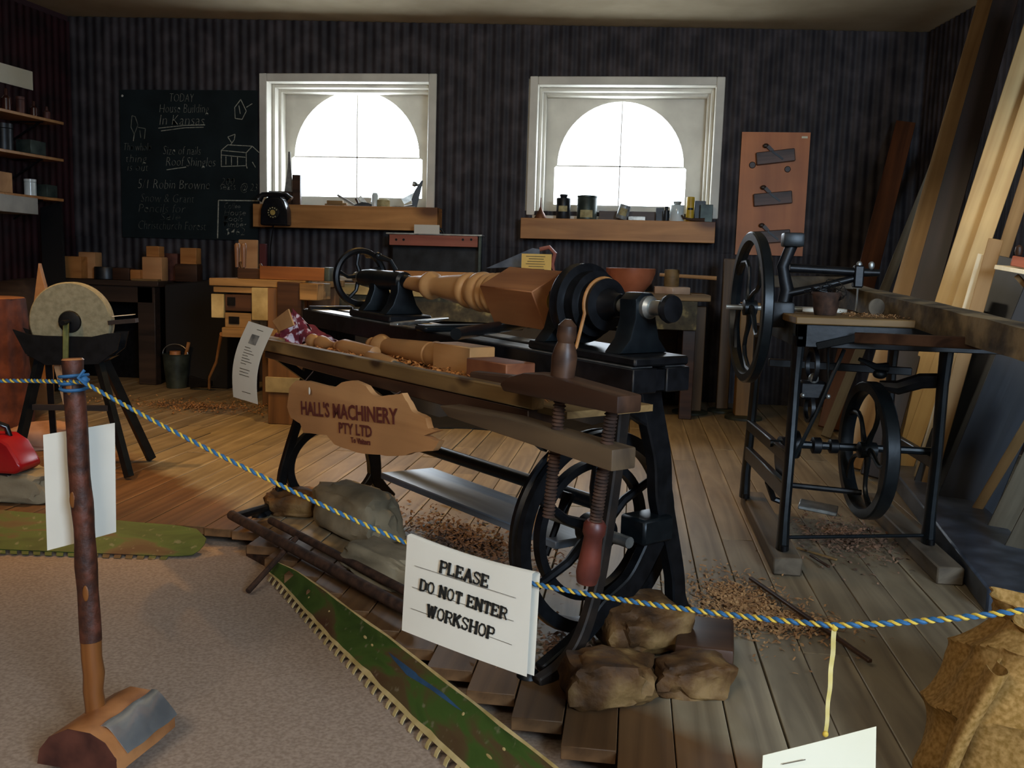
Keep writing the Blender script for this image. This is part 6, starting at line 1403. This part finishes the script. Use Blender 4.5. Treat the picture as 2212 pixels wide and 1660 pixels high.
# grindstone
gy = 4.6; gc = V((-2.965, gy, 0.81)); gn = V((0.22, -1, 0.0)).normalized()
gs = thing('treadle_grindstone', 'round grey-green grindstone in a black trough on splayed legs', 'grindstone', (gc.x, gy, 0))
stn = part('stone_wheel', MB().lathe([(-.035, .03), (-.035, .203), (-.028, .210), (.028, .210), (.035, .203), (.035, .03)], gc, gn, 64), mottle('grindstone', '#7c775e', '#8f8a70', 40, .85, bump=.3), gs)
part('hub_plate', MB().lathe([(.036, .060), (.045, .055), (.05, .03)], gc, gn, 24), M_cast, stn)
part('axle', MB().tube([gc - gn * .12, gc + gn * .14], .014, 10), M_cast, stn)
sx = V((-gn.y, gn.x, 0))
def trp(t, z, o): return gc + sx * t + V((0, 0, z)) + gn * o
tq = [(-.28, -.045), (-.20, -.07), (-.12, -.075), (.12, -.075), (.20, -.055), (.27, -.05), (.25, -.14), (.15, -.22), (-.12, -.23), (-.22, -.17)]
part('front_trough_side', MB().prism(tq, gc + gn * .055, sx, (0, 0, 1), .012), M_cast, gs)
part('back_trough_side', MB().prism(tq, gc - gn * .07, sx, (0, 0, 1), .012), M_cast, gs)
part('trough_bottom', MB().prism([(-.22, -.18), (.22, -.18), (.15, -.22), (-.12, -.23)], gc - gn * .06, sx, (0, 0, 1), .115), M_cast, gs)
part('crank_arm', MB().bar(gc + gn * .085, gc + gn * .085 + V((-.012, 0, -.25)), .028, .016, gn), mottle('green_brass_crank', '#5a6038', '#80864e', 14, .5, .3), gs, bev=.003)
part('tool_ledge', MB().bar(trp(.20, .0, .02), trp(.34, .015, .02), .06, .022), M_bd, gs)
for (t0, o0), (t1, o1) in (((-.16, .03), (-.24, .22)), ((.14, .03), (.34, .20)), ((-.15, -.05), (-.22, -.28)), ((.14, -.05), (.32, -.26))):
    a = trp(t0, -.2, o0); b = gc + sx * t1 + gn * o1; b.z = .002
    part('splayed_leg', MB().bar(a, b + V((0, 0, .01)), .032, .045), M_castb, gs)
part('brace', MB().bar(trp(-.20, -.45, .1), trp(.24, -.45, .1), .02, .03), M_bd, gs)
part('wooden_stay', MB().bar(trp(-.10, -.22, -.03), trp(-.03, -.6, -.05), .05, .03), M_sign, gs)
solo('white_tag_card', MB().bar(trp(.22, .022, .02) + V((0, 0, .012)), trp(.325, .034, .02) + V((0, 0, .012)), .055, .003).xf(Matrix.Identity(4)), M_paper, 'small white card lying on the ledge right of the grindstone', 'card')
# red chainsaw resting on pale rocks
r1 = atZ(30, 1080, 0)
solo('rough_stone', MB().rock((r1.x - .02, r1.y + .02, 0), .26, .14, .10, 31, 4, .3, .1), M_rockg, 'pale grey rock under the red chainsaw at the left edge', 'stone')
a = atZ(85, 975, 0); solo('rough_stone', MB().rock((a.x, a.y + .1, 0), .22, .12, .10, 37, 4, .25, .5), mottle('pink_wood', '#8a6450', '#b08a72', 6, .8, bump=.4), 'pinkish block lying between the stump and the grindstone legs', 'stone')
cs0 = V((r1.x - .05, r1.y - .02, .155))
cs = thing('red_chainsaw', 'red chainsaw engine with cream label, cut by the left edge', 'chainsaw', tuple(cs0))
M_rp = mottle('glossy_red_plastic', '#8a1016', '#a8181e', 6, .25, bump=.02)
part('engine_cover', MB().prism([(-.26, -.01), (.13, -.01), (.165, .02), (.15, .05), (.10, .13), (.04, .165), (-.26, .165)], cs0 + V((0, .08, 0)), (1, 0, 0), (0, 0, 1), .16), M_rp, cs, bev=.022, seg=3)
part('label_plate', MB().prism([(-.09, .045), (.06, .05), (.075, .09), (.04, .145), (-.07, .145)], cs0 + V((-.02, -.081, 0)), (1, 0, 0), (0, 0, 1), .004), M_cream, cs, bev=.002)
part('black_base', MB().box(cs0.x - .26, cs0.x + .09, cs0.y - .06, cs0.y + .07, cs0.z - .05, cs0.z - .008), M_bake, cs, bev=.01)
part('front_handle', MB().tube([cs0 + V((-.14, -.05, .13)), cs0 + V((-.12, -.05, .21)), cs0 + V((-.02, -.03, .23)), cs0 + V((.04, .0, .20)), cs0 + V((.05, .02, .12))], .014, 10), M_bake, cs)
